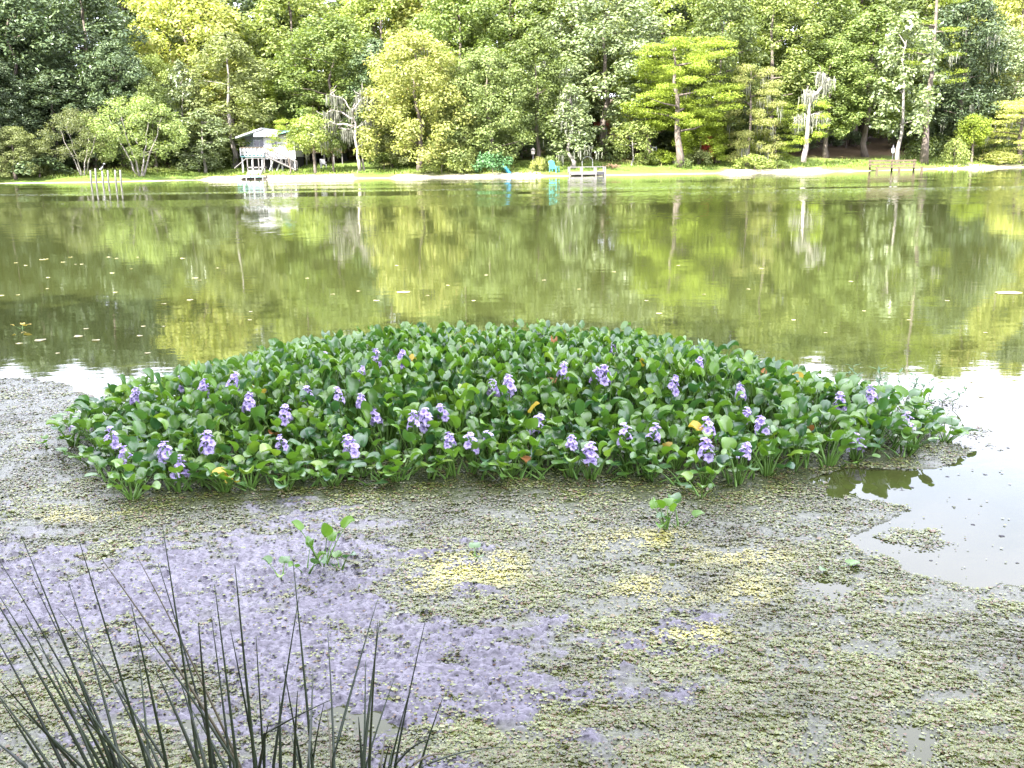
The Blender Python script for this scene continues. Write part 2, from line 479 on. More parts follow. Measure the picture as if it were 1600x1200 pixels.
def moss_mesh(rs, spots, length=(0.5, 1.5)):
    V, F, k = [], [], 0
    for p in spots:
        for _ in range(rs.randint(8, 16)):
            L = length[0] + (length[1] - length[0]) * rs.rand()
            o = np.asarray(p) + rs.normal(size=3) * np.array([0.3, 0.3, 0.12])
            w = 0.02 + 0.04 * rs.rand(); a = rs.rand() * PI
            d = np.array([math.cos(a), math.sin(a), 0])
            m = 4
            for j in range(m + 1):
                t = j / m
                ww = w * (1 - t) ** 0.7 * (0.7 + 0.6 * rs.rand()) + 0.012
                c = o + np.array([0, 0, -L * t]) + rs.normal(size=3) * 0.03
                V += [c - d * ww, c + d * ww]
                if j < m: F.append([k + 2 * j, k + 2 * j + 1, k + 2 * j + 3, k + 2 * j + 2])
            k += 2 * (m + 1)
    return np.array(V), np.array(F)

PROTO = {}
def proto(name, H, W, trunk_r, crown_z0, n_clumps, shape, leaf=0.24, dens=1.0, bark=None, cr=(0.65, 1.5), flat=0.72, n_limb=6, seed=1,
          trunk_top=0.8, lean=(0, 0), hollow=0.35, moss=0, clumps=None, stems=1, wratio=0.55):
    rs = np.random.RandomState(seed)
    bark = bark or M_BARK
    cl = clumps(rs) if clumps else profile_clumps(rs, n_clumps, crown_z0, H - cr[0] * flat, W, shape, cr, flat, lean, hollow)
    v, f = clump_crown(rs, cl, leaf, dens, wratio)
    P = {'H': H, 'W': W, 'crown': mesh_np('crown', v, f, [LM['mid']]), 'trunk': [], 'limbs': []}
    for s in range(stems):
        top = np.array([lean[0], lean[1], H * trunk_top]); base = np.zeros(3)
        if stems > 1:
            a = 2 * PI * s / stems + 0.5
            base = np.array([math.cos(a), math.sin(a), 0]) * 0.18 + np.array([0, 0, -0.3])
            top = np.array([math.cos(a) * W * 0.28, math.sin(a) * W * 0.28, H * trunk_top])
        else:
            base = np.array([0, 0, -0.5])
        pts = bend_line(rs, base, top, 8, 0.002 if H > 25 else 0.012)
        rr = trunk_r * (1 - 0.8 * np.linspace(0, 1, 8)); rr[0] *= 1.5; rr[1] *= 1.08
        tv, tf = tube_np(pts, rr, 8)
        P['trunk'].append(mesh_np('trunk', tv, tf, [bark], True))
    order = rs.permutation(len(cl))[:n_limb]
    for i in order:
        c = cl[i][0]
        zz = max(crown_z0 * 0.75, min(c[2] - 0.25 * math.hypot(c[0], c[1]), H * trunk_top * 0.95))
        t = zz / (H * trunk_top)
        a = np.array([lean[0] * t, lean[1] * t, zz])
        lv, lf = tube_np(bend_line(rs, a, c, 5, 0.05), trunk_r * np.array([0.42, 0.33, 0.24, 0.15, 0.06]), 5)
        P['limbs'].append(mesh_np('limb', lv, lf, [bark], True))
    if moss:
        spots = [cl[i][0] - np.array([0, 0, cl[i][1][2] * 0.7]) for i in rs.permutation(len(cl))[:moss]]
        mv, mf = moss_mesh(rs, spots)
        P['moss'] = mesh_np('hanging_moss', mv, mf, [LM['moss']])
    PROTO[name] = P

egg = lambda t: math.sin(PI * min(1, 0.12 + 0.83 * t)) ** 0.7
tall = lambda t: (0.55 + 0.45 * math.sin(PI * (0.15 + 0.75 * t))) * (1 - t ** 6)
conic = lambda t: (1 - t) ** 0.6 * 0.9 + 0.12
skirt = lambda t: math.sqrt(max(0.02, 1 - t ** 2.2))
def pads(z0, z1, W, n, drop=0.2):
    def f(rs):
        out = []
        for i in range(n):
            t = i / max(1, n - 1)
            z = z0 + (z1 - z0) * t
            w = W / 2 * (0.55 + 0.45 * math.sin(PI * (0.18 + 0.72 * t)))
            for k in range(3):
                a = i * 2.4 + k * 2.1 + rs.rand() * 0.8
                for q in (0.45, 0.8, 1.0):
                    rr = w * q * (0.85 + 0.25 * rs.rand())
                    s = (0.75 + 0.45 * rs.rand())
                    out.append((np.array([math.cos(a) * rr, math.sin(a) * rr, z - drop * q + rs.normal() * 0.25]), (s * 1.15, s * 1.15, s * 0.36)))
        return out
    return f

proto('oak_a', 20, 9.5, 0.30, 3.0, 112, tall, seed=11, n_limb=7)
proto('oak_b', 20, 10, 0.32, 3.2, 108, egg, seed=12, n_limb=7, cr=(0.75, 1.7))
proto('oak_c', 20, 8.5, 0.27, 4.2, 98, tall, seed=13, n_limb=7, cr=(0.8, 1.5), moss=8)
proto('fine', 16, 9, 0.24, 2.4, 80, egg, leaf=0.17, dens=0.9, seed=14, cr=(0.7, 1.4), n_limb=6)
proto('skirted', 14, 10.5, 0.26, 0.9, 85, skirt, leaf=0.19, dens=0.95, seed=15, cr=(0.8, 1.5), moss=5, n_limb=6)
proto('glossy_a', 15, 6.5, 0.2, 3.0, 52, tall, leaf=0.27, seed=16, cr=(0.7, 1.3), dens=0.8, wratio=0.62, bark=M_PALEBARK)
proto('column', 11, 4.2, 0.2, 1.6, 44, conic, leaf=0.2, seed=17, cr=(0.5, 0.95), dens=0.8, moss=14, bark=M_PALEBARK)
proto('cypress_a', 15, 10, 0.36, 5, 0, egg, leaf=0.16, seed=18, clumps=pads(5.2, 14.6, 10, 13), dens=1.0, trunk_top=0.93, lean=(-1.2, 0), wratio=0.4, n_limb=9, bark=M_BARK)
proto('cypress_b', 10, 8.5, 0.26, 2.5, 0, egg, leaf=0.16, seed=19, clumps=pads(1.6, 9.6, 8.5, 9, 0.5), dens=0.9, trunk_top=0.93, wratio=0.4, n_limb=8, moss=12)
proto('cypress_c', 10, 8.5, 0.16, 5.5, 0, egg, leaf=0.16, seed=29, clumps=pads(5.3, 9.6, 8.5, 5, 0.5), dens=0.75, trunk_top=0.9, wratio=0.4, n_limb=6)
proto('multi', 9, 10, 0.10, 2.0, 70, egg, leaf=0.16, dens=0.62, seed=20, cr=(0.6, 1.1), stems=4, trunk_top=0.72, bark=M_PALEBARK, n_limb=6)
proto('small_round', 7, 5, 0.2, 2.6, 34, egg, leaf=0.18, seed=21, cr=(0.6, 1.0), lean=(-0.5, 0), n_limb=4, moss=3)
proto('sapling', 5, 4.4, 0.1, 1.7, 26, egg, leaf=0.17, dens=0.7, seed=22, cr=(0.45, 0.8), n_limb=4, bark=M_PALEBARK)
proto('pine', 30, 8, 0.36, 12, 0, egg, leaf=0.17, seed=23, dens=0.8, trunk_top=0.97, wratio=0.3, n_limb=10, moss=4,
      clumps=lambda rs: [(np.array([sx * (1.0 + 0.9 * q), rs.normal() * 0.8, z + 0.12 * q]), (0.85, 0.85, 0.34)) for z, sx in ((11.2, 1), (12.4, 1), (13.6, -1), (14.8, 1), (15.2, -1), (18.2, 1), (19, -1), (22, 1), (22.6, -1)) for q in range(3)]
      + [(np.array([math.cos(i * 2.4) * 2.2, math.sin(i * 2.4) * 2.2, 24 + i * 0.35]), (1.1, 1.1, 0.5)) for i in range(16)])
proto('bush', 2.2, 2.6, 0.05, 0.35, 22, skirt, leaf=0.13, dens=0.9, seed=24, cr=(0.3, 0.6), n_limb=3)
proto('bush_low', 1.5, 3.4, 0.04, 0.25, 22, skirt, leaf=0.15, dens=0.8, seed=25, cr=(0.3, 0.6), n_limb=2)

def put_tree(kind, x, y, z, rot, sxy, sz, mat, label, cat='tree', group=None, bark=None, name='tree', moss=True):
    P = PROTO[kind]
    r = thing(name, label, cat, (x, y, z), rot, group)
    r.scale = (sxy, sxy, sz)
    def own(o, mt):
        if mt is not None:
            o.material_slots[0].link = 'OBJECT'; o.material_slots[0].material = mt
        return o
    for t in P['trunk']: own(link('stem' if cat == 'bush' else 'trunk', t, r), bark)
    for t in P['limbs']: own(link('limb', t, r), bark)
    own(link('crown', P['crown'], r), LM[mat])
    if moss and 'moss' in P: tag(link('hanging_moss', P['moss'], r), kind='stuff')
    return r

def far_tree(px, d, top, wpx, kind, mat, label, cat='tree', group=None, bark=None, name='tree', rot=None, moss=True):
    x, D, z = bank_point(px, d)
    zt = at_depth(px, top, D)[2]
    P = PROTO[kind]
    return put_tree(kind, x, D, z, random.random() * 6.28 if rot is None else rot, wpx * D / FPX / P['W'], (zt - z) / P['H'], mat, label, cat, group, bark, name, moss)

TREES = [
 # px, d, top, width, form, leaf, label, bark, name
 (22, 2.5, 196, 95, 'skirted', 'olive', 'drooping olive shore tree at the very edge of the dark wooded corner', None, 'shore_tree'),
 (128, 4, 168, 112, 'multi', 'olive', 'thin twiggy grey-olive tree beside the six bare posts', None, 'shore_tree'),
 (218, 3.5, 148, 150, 'multi', 'pale', 'pale spreading tree with a forked white trunk on the bank', M_PALEBARK, 'shore_tree'),
 (243, 9, 118, 66, 'oak_c', 'mid', 'slim dark-trunked tree just behind the pale forked tree', None, 'oak_tree'),
 (320, 6, 168, 80, 'glossy_a', 'glossy', 'glossy light-leaved young tree left of the deck house', None, 'magnolia_tree'),
 (292, 12, 92, 64, 'glossy_a', 'glossy', 'narrow blue-green tree rising behind the glossy young tree', None, 'magnolia_tree'),
 (366, 11, 46, 135, 'oak_a', 'olive', 'tall yellowish olive oak with a bare pale trunk left of the deck house', M_PALEBARK, 'oak_tree'),
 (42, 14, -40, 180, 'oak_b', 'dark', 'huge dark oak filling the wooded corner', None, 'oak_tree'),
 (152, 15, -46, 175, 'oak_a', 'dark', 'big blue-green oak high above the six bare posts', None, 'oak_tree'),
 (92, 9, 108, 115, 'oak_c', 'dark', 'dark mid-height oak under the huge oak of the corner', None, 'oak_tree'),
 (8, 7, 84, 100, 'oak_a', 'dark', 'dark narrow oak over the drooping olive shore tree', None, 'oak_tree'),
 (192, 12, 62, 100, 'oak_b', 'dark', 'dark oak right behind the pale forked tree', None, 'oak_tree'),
 (308, 22, -52, 165, 'oak_b', 'yellow', 'bright yellow-green oak at the skyline over the glossy young tree', None, 'oak_tree'),
 (250, 16, 84, 90, 'fine', 'light', 'bright bushy tree between the dark corner and the olive oak', None, 'tree'),
 (452, 3.2, 184, 60, 'cypress_c', 'cypress', 'small bright flat-boughed cypress growing across the deck house front', None, 'cypress_tree'),
 (494, 4, 176, 66, 'small_round', 'light', 'small leaning round tree just right of the deck house', None, 'shore_tree'),
 (522, 5, 196, 40, 'small_round', 'mid', 'small tree with a thick trunk before the brown boathouse', None, 'shore_tree'),
 (440, 17, 92, 78, 'fine', 'mid', 'mid-green tree standing right behind the deck house roof', None, 'tree'),
 (416, 13, 118, 62, 'fine', 'cypress', 'bright green tree left of the deck house roof', None, 'tree'),
 (522, 14, 22, 155, 'oak_b', 'mid', 'large rounded green oak over the brown boathouse', None, 'oak_tree'),
 (468, 22, -44, 170, 'oak_a', 'light', 'tall light-green oak at the skyline over the deck house', None, 'oak_tree'),
 (592, 12, 58, 105, 'oak_c', 'dark', 'dark green oak just behind the dead grey tree', None, 'oak_tree'),
 (655, 5.5, 44, 178, 'skirted', 'yellow', 'big yellow-green tree leafy down to the bank', None, 'tree'),
 (612, 8, 150, 80, 'skirted', 'olive', 'low olive tree between the dead grey tree and the yellow-green one', None, 'tree'),
 (764, 6.5, 72, 158, 'skirted', 'pale', 'pale grey-green feathery tree leafy down to the bank', None, 'tree'),
 (712, 5, 150, 80, 'skirted', 'light', 'light green tree squeezed between the yellow-green and the feathery ones', None, 'tree'),
 (722, 20, -36, 150, 'oak_b', 'mid', 'tall oak rising over the pale feathery tree', None, 'oak_tree'),
 (604, 24, -52, 150, 'oak_a', 'light', 'tall light oak at the skyline over the dead grey tree', None, 'oak_tree'),
 (664, 26, -40, 130, 'oak_c', 'yellow', 'tan-tipped yellowish oak at the skyline over the yellow-green tree', None, 'oak_tree'),
 (838, 8.5, 40, 108, 'oak_c', 'mid', 'moss-hung oak with a bare trunk left of the mossy column tree', None, 'oak_tree'),
 (893, 5, 130, 78, 'column', 'glossy', 'narrow mossy column tree by the railed grey dock', M_PALEBARK, 'column_tree'),
 (944, 15, -40, 180, 'oak_b', 'glossy', 'broad glossy oak over the pink-walled house', None, 'oak_tree'),
 (876, 22, -56, 150, 'oak_a', 'mid', 'tall oak at the skyline over the mossy column tree', None, 'oak_tree'),
 (800, 26, -60, 150, 'oak_a', 'pale', 'pale oak at the skyline over the feathery tree', None, 'oak_tree'),
 (988, 7, 188, 76, 'sapling', 'light', 'small tree with a thin whitish trunk on the bright lawn', M_PALEBARK, 'young_tree'),
 (1066, 4.5, 54, 158, 'cypress_a', 'cypress', 'leaning flat-topped cypress with layered bright boughs at the water', None, 'cypress_tree'),
 (1018, 11, 92, 118, 'cypress_a', 'cypress', 'straight layered cypress with a ladder against its trunk', None, 'cypress_tree'),
 (1092, 9, 170, 90, 'skirted', 'cypress', 'bright low tree right of the leaning cypress', None, 'tree'),
 (1120, 9.5, -30, 125, 'oak_c', 'mid', 'tall oak with a straight grey trunk right of the leaning cypress', M_BARK, 'oak_tree'),
 (1168, 6, 100, 96, 'cypress_b', 'yellow', 'yellow-green mossy cypress right of the tall grey trunk', None, 'cypress_tree'),
 (1210, 8, 160, 82, 'cypress_b', 'cypress', 'dark-stemmed mossy cypress left of the moss-draped snag', None, 'cypress_tree'),
 (1198, 17, -46, 155, 'oak_a', 'light', 'tall light oak at the skyline over the yellow-green cypress', None, 'oak_tree'),
 (1032, 24, -56, 160, 'oak_a', 'light', 'tall light oak at the skyline over the leaning cypress', None, 'oak_tree'),
 (1256, 22, -52, 160, 'oak_b', 'mid', 'tall oak at the skyline over the moss-draped snag', None, 'oak_tree'),
 (1290, 13, 60, 120, 'oak_b', 'mid', 'green oak shading the lawn behind the moss-draped snag', None, 'oak_tree'),
 (1352, 13, 6, 140, 'oak_c', 'mid', 'broad mossy oak behind the bench dock', None, 'oak_tree'),
 (1402, 5.8, 14, 104, 'glossy_a', 'glossy', 'glossy pale-leaved tree with a white trunk behind the bench dock', M_PALEBARK, 'magnolia_tree'),
 (1443, 4.2, -95, 118, 'pine', 'cypress', 'very tall pine with a thick bare trunk', M_BARK, 'pine_tree'),
 (1494, 11, -24, 118, 'oak_c', 'dark', 'dark vine-covered oak right of the tall pine', None, 'oak_tree'),
 (1540, 13, 40, 125, 'oak_b', 'glossy', 'dull bluish oak over the low yellow cypress', None, 'oak_tree'),
 (1592, 3.5, 152, 140, 'cypress_b', 'yellow', 'low yellow-green cypress dipping to the water', None, 'cypress_tree'),
 (1575, 18, -50, 140, 'oak_a', 'yellow', 'pale yellow-green oak at the skyline over the low yellow cypress', None, 'oak_tree'),
 (1330, 26, -60, 160, 'oak_a', 'mid', 'tall oak at the skyline behind the broad mossy oak', None, 'oak_tree'),
 (1520, 5, 176, 50, 'small_round', 'cypress', 'small bright tree between the tall pine and the low cypress', None, 'shore_tree'),
]
for px, d, top, w, kind, mat, lab, bark, nm in TREES:
    far_tree(px, d, top, w, kind, mat, lab, bark=bark, name=nm, rot=0.0 if kind in ('cypress_a', 'pine', 'small_round') else None)
ORD = ['first', 'second', 'third', 'fourth', 'fifth', 'sixth', 'seventh', 'eighth', 'ninth', 'tenth', 'eleventh', 'twelfth', 'thirteenth', 'fourteenth', 'fifteenth', 'sixteenth', 'seventeenth', 'eighteenth', 'nineteenth', 'twentieth']
ORD += ['twenty-' + o for o in ORD[:9]] + ['thirtieth'] + ['thirty-' + o for o in ORD[:9]] + ['fortieth'] + ['forty-' + o for o in ORD[:9]] + ['fiftieth'] + ['fifty-' + o for o in ORD[:9]]
LMK = [(40, 'the dark wooded corner'), (215, 'the pale forked tree'), (330, 'the glossy young tree'), (440, 'the deck house'), (560, 'the dead grey tree'), (655, 'the big yellow-green tree'),
       (765, 'the feathery grey-green tree'), (893, 'the mossy column tree'), (960, 'the pink-walled house'), (1066, 'the leaning cypress'), (1168, 'the yellow-green mossy cypress'),
       (1255, 'the moss-draped snag'), (1400, 'the bench dock'), (1443, 'the tall pine'), (1590, 'the low yellow cypress')]
ADJ = {'mid': 'green', 'light': 'light green', 'dark': 'dark green', 'olive': 'olive', 'glossy': 'blue-green', 'yellow': 'yellow-green', 'pale': 'pale green'}
back_seen = {}
i = 0
for row, (d, top, step, off) in enumerate([(34, -40, 92, -150), (46, -58, 120, -220)]):
    px = off
    while px < 1780:
        mat = ['mid', 'light', 'dark', 'mid', 'glossy', 'light', 'yellow'][(i * 5 + row) % 7]
        if px < 240: mat = 'dark'  # shade of the wooded corner put into the leaf colour
        lm = min(LMK, key=lambda q: abs(q[0] - px))[1]
        key = (row, lm)
        back_seen[key] = back_seen.get(key, 0) + 1
        lab = '%s oak along, in the %s wood row behind %s' % (ORD[back_seen[key] - 1], ['second', 'last'][row], lm)
        far_tree(px, d, top - 55 * px / 1600 - random.random() * 15, 160 + random.random() * 30, ['oak_a', 'oak_b', 'oak_c'][i % 3], mat, lab, group='oaks of the rear wood', name='oak_tree', moss=False)
        px += step * (0.85 + 0.3 * random.random()); i += 1
# mid-height understory that closes the wood between the trunks
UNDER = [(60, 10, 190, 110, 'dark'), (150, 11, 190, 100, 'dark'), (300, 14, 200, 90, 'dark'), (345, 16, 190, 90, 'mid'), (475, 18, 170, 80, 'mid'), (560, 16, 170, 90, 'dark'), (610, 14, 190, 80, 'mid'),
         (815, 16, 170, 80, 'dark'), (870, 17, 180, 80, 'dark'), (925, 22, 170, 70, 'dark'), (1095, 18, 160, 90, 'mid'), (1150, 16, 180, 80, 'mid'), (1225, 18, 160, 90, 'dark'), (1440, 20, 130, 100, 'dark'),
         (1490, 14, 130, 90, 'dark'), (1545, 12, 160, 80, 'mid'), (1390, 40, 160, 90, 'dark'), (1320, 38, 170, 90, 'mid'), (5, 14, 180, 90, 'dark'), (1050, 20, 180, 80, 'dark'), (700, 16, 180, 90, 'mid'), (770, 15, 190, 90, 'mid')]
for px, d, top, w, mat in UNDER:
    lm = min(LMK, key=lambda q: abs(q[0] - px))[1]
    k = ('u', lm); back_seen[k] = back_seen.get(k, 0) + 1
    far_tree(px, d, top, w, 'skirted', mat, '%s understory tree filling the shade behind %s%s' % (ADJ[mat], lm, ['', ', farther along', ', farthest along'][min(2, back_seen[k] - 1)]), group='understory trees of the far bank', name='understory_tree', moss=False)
BUSH = [(770, 2.4, 236, 64, 'bush_low', 'teal', 'broad-leaved blue-green shrub at the water beside the blue kayak'), (1180, 2.2, 240, 52, 'bush', 'light', 'round light bush at the waterline left of the moss-draped snag'),
        (1490, 3, 214, 38, 'bush', 'light', 'bright young bush right of the tall pine'), (1032, 8, 232, 40, 'bush', 'cypress', 'low bright bush between the two layered cypresses'),
        (1008, 8, 236, 40, 'bush_low', 'light', 'low light bush left of the ladder'), (1090, 7, 232, 46, 'bush', 'olive', 'grey-olive bush right of the leaning cypress foot'),
        (842, 3, 244, 24, 'bush', 'yellow', 'yellowish bush left of the teal lawn chair'), (1068, 4.2, 246, 26, 'bush_low', 'mid', 'green bush round the leaning cypress foot'),
        (310, 7, 238, 60, 'bush', 'glossy', 'glossy bush under the young tree left of the deck house'), (60, 4, 240, 90, 'bush', 'dark', 'dark bush at the water in the wooded corner'),
        (690, 3.2, 240, 60, 'bush', 'light', 'light bush at the feet of the yellow-green tree'), (600, 7, 236, 50, 'bush', 'mid', 'green bush right of the dead grey tree'),
        (1320, 24, 200, 56, 'bush', 'dark', 'dark round bush alone on the shaded lawn'), (1376, 36, 196, 24, 'bush', 'light', 'sunny bush at the back of the shaded lawn'),
        (1105, 10, 205, 20, 'bush', 'red', 'small bush in red flower behind the leaning cypress'), (860, 4, 242, 30, 'bush_low', 'mid', 'green bush behind the teal lawn chair'),
        (722, 2.6, 246, 40, 'bush_low', 'light', 'low light bush left of the blue-green shrub'), (1560, 3, 236, 60, 'bush', 'yellow', 'yellowish bush at the foot of the low yellow cypress'),
        (245, 6, 262, 60, 'bush_low', 'light', 'low bush on the bank by the slim dark-trunked tree'), (1215, 3.5, 250, 40, 'bush_low', 'mid', 'low green weeds bush left of the snag foot')]
for px, d, top, w, kind, mat, lab in BUSH:
    far_tree(px, d, top, w, kind, mat, lab, cat='bush', name='bush')

def build_hill_undergrowth():
    rs = np.random.RandomState(77)
    cl = []
    while len(cl) < 900:
        px = rs.rand() * 1800 - 100; d = 9 + 75 * rs.rand() ** 1.3
        if 1225 < px < 1420 and d < 36: continue
        if 930 < px < 1170 and d < 13: continue
        if 372 < px < 620 and d < 22: continue
        x, D, z = bank_point(px, d)
        r = 0.7 + 1.3 * rs.rand()
        cl.append((np.array([x, D, z + r * (0.3 + 0.5 * rs.rand())]), (r * 1.25, r * 1.25, r * (0.8 + 0.5 * rs.rand()))))
    v, f = clump_crown(rs, cl, 0.26, 0.62)
    o = link('hill_undergrowth', mesh_np('hill_undergrowth', v, f, [LM['mid']]))
    tag(o, 'mixed leafy undergrowth on the slope under the far wood', None, None, 'stuff')
build_hill_undergrowth()

# dead trees of the far bank
def dead_tree(px, d, top, spec, label, name, moss_n, seed, greens=None):
    x, D, z = bank_point(px, d)
    rs = np.random.RandomState(seed)
    r = thing(name, label, 'dead tree', (x, D, z))
    s = D / FPX
    base_py = to_px(np.array(x), np.array(D), np.array(z))[1]
    def P(ox, py, dep=0.0): return np.array([(ox - px) * s, dep, (base_py - py) * s])
    spots = []
    for k, (pts, r0, nm) in enumerate(spec):
        pp = np.array([P(a, bb, c) for a, bb, c in pts])
        # resample with a little crookedness
        t = np.linspace(0, len(pp) - 1, len(pp) * 3 - 2)
        q = np.stack([np.interp(t, range(len(pp)), pp[:, j]) for j in range(3)], 1)
        q[1:-1] += rs.normal(size=(len(q) - 2, 3)) * 0.08
        if nm == 'trunk': q[0, 2] -= 0.3
        v, f = tube_np(q, np.linspace(r0, r0 * 0.35, len(q)), 6)
        link(nm, mesh_np(nm, v, f, [M_DEADWOOD], True), r)
        for _ in range(moss_n if nm == 'limb' else moss_n // 2):
            spots.append(q[rs.randint(len(q) // 2, len(q))] + np.array([0, 0, -0.05]))
        if nm == 'limb':
            for _ in range(3):
                b0 = q[rs.randint(1, len(q))]
                e = b0 + rs.normal(size=3) * np.array([1, .5, .9]) * 0.8 + np.array([0, 0, 0.4])
                v, f = tube_np(bend_line(rs, b0, e, 4, 0.08), [0.04, 0.03, 0.025, 0.012], 4)
                link('twig', mesh_np('twig', v, f, [M_DEADWOOD], True), r)
    mv, mf = moss_mesh(rs, spots, (0.4, 1.6))
    tag(link('hanging_moss', mesh_np('hanging_moss', mv, mf, [LM['moss']]), r), kind='stuff')
    if greens:
        cl = [(P(a, bb, -0.3), (w, w, w * 0.4)) for a, bb, w in greens]
        v, f = clump_crown(rs, cl, 0.15, 1.0, 0.4)
        link('crown', mesh_np('crown', v, f, [LM['cypress']]), r)
dead_tree(562, 4.2, 150, [
    ([(562, 263, 0), (560, 235, 0), (557, 205, 0), (556, 175, 0)], 0.22, 'trunk'), ([(568, 263, .3), (566, 235, .3), (562, 205, .3)], 0.14, 'trunk'),
    ([(557, 190, 0), (540, 182, .4), (525, 176, .6), (508, 190, .6)], 0.12, 'limb'), ([(556, 182, 0), (545, 165, 0), (535, 158, 0), (522, 154, 0)], 0.10, 'limb'),
    ([(557, 178, 0), (565, 165, 0), (578, 160, -.3), (592, 163, -.5)], 0.10, 'limb'), ([(556, 178, 0), (562, 160, .3), (570, 150, .3)], 0.08, 'limb'),
    ([(557, 200, 0), (540, 198, -.4), (522, 194, -.6), (510, 205, -.6)], 0.12, 'limb'), ([(558, 205, 0), (572, 195, .4), (585, 180, .6)], 0.09, 'limb'), ([(558, 212, 0), (545, 205, .4), (530, 204, .4)], .09, 'limb')],
    'dead grey tree with bare twisted boughs and moss right of the brown boathouse', 'dead_tree', 6, 41)
dead_tree(1255, 4.0, 125, [
    ([(1255, 250, 0), (1257, 225, 0), (1259, 200, 0), (1260, 170, 0), (1263, 155, 0)], 0.34, 'trunk'), ([(1263, 158, 0), (1274, 147, 0), (1282, 139, 0), (1286, 130, 0)], 0.24, 'limb'),
    ([(1260, 165, 0), (1256, 156, 0), (1254, 147, 0)], 0.13, 'limb'), ([(1281, 140, 0), (1276, 131, 0), (1274, 125, 0)], 0.09, 'limb'), ([(1261, 168, 0), (1263, 158, .3), (1266, 149, .3)], .1, 'limb'),
    ([(1258, 190, 0), (1249, 184, .4), (1243, 196, .5)], 0.08, 'limb'), ([(1259, 186, 0), (1272, 182, .3), (1285, 188, .4)], 0.08, 'limb')],
    'moss-draped whitish snag with one crooked limb pointing up', 'dead_snag', 9, 42,
    [(1275, 168, 1.0), (1284, 172, .7), (1246, 172, .7), (1280, 186, 1.0), (1250, 222, 1.1), (1240, 200, .8), (1275, 213, 1.0), (1282, 200, .8)])

# shade trees: a side-bank row added unseen to shade the wooded corner, and the near bank behind the camera
for k, (x, y, kind, s) in enumerate([(-67, 96, 'oak_b', 1.35), (-74, 88, 'oak_a', 1.35), (-64, 106, 'oak_a', 1.3), (-72, 101, 'oak_b', 1.4), (-80, 98, 'oak_c', 1.4), (-70, 112, 'oak_b', 1.3)]):
    put_tree(kind, x, y, float(ground_z(x, y - float(shore_y(x)))), k * 1.3, s * 1.1, s, 'dark', 'tall unseen shade oak on the side bank past the wooded corner, %s from the water' % ORD[k], group='added shade oaks of the side bank', name='oak_tree', moss=False)
for k, (x, y, kind, sx, sz) in enumerate([(-11.5, -6.5, 'oak_b', 1.0, 0.85), (-6.0, -8.0, 'oak_a', 1.05, 0.85), (-9.0, -2.5, 'oak_a', 0.85, 0.8), (-1.0, -10.0, 'oak_b', 0.9, 0.85), (-15.5, -1.5, 'oak_b', 0.9, 0.8), (-4.5, -3.6, 'oak_c', 0.75, 0.78)]):
    put_tree(kind, x, y, 0.3, k * 1.7 + 0.4, sx, sz, 'mid', 'large oak on the near bank shading the foreground, %s of six' % ORD[k], group='oaks of the near bank', name='oak_tree', moss=False)

# grass fringe of the far bank: stuff
def build_shore_grass():
    rs = np.random.RandomState(31)
    n = 15000
    px = rs.rand(n) * 1750 - 80
    d = 1.2 + 9 * rs.rand(n) ** 1.6
    x0 = (px - 800) / FPX * 118; y0 = shore_y(x0) + d
    x0 = (px - 800) / FPX * y0; y0 = shore_y(x0) + d
    keep = fbm(x0 * 0.25, d * 0.5, 8) > 0.42 + 0.25 * (d < 2.6)
    x0, y0, d = x0[keep], y0[keep], d[keep]
    z0 = ground_z(x0, d); n = len(x0)
    a = rs.rand(n) * PI; h = 0.12 + 0.33 * rs.rand(n) ** 1.5; w = 0.05 + 0.05 * rs.rand(n)
    lean = rs.normal(size=(n, 2)) * 0.12
    B = np.stack([x0, y0, z0 - 0.02], 1); dirv = np.stack([np.cos(a), np.sin(a), 0 * a], 1) * w[:, None]
    T = B + np.stack([lean[:, 0], lean[:, 1], h], 1)
    V = np.stack([B - dirv, B + dirv, T], 1).reshape(-1, 3)
    o = link('shore_grass', mesh_np('shore_grass', V, np.arange(n * 3).reshape(n, 3), [LM['grass']])); tag(o, 'tufty bright grass along the far bank', None, None, 'stuff')
build_shore_grass()

# ------------------------------------------------------------------ buildings and docks of the far shore
def frame_at(px, d, base_py=None):
    x, D, z = bank_point(px, d)
    return x, D, z, D / FPX

def window(parent, x0, x1, z0, z1, y, mat=M_WHITE, mull=True, name='window'):
    t = 0.07
    w = link(name, mesh_np(name, np.concatenate([box_np(x0, x0 + t, y - .05, y, z0, z1), box_np(x1 - t, x1, y - .05, y, z0, z1), box_np(x0 + t, x1 - t, y - .05, y, z1 - t, z1), box_np(x0 + t, x1 - t, y - .05, y, z0, z0 + t)]),
                           np.concatenate([BOXF + 8 * k for k in range(4)]), [mat]), parent)
    box('pane', (x0 + t, x1 - t, y - .02, y - .01, z0 + t, z1 - t), M_GLASS, w)
    if mull: box('mullion', ((x0 + x1) / 2 - .03, (x0 + x1) / 2 + .03, y - .045, y - .021, z0 + t, z1 - t), mat, w)
    return w

def beam(name, a, c, w, mat, parent):
    return tube(name, [a, c], w / math.sqrt(2), mat, parent, 4, False)

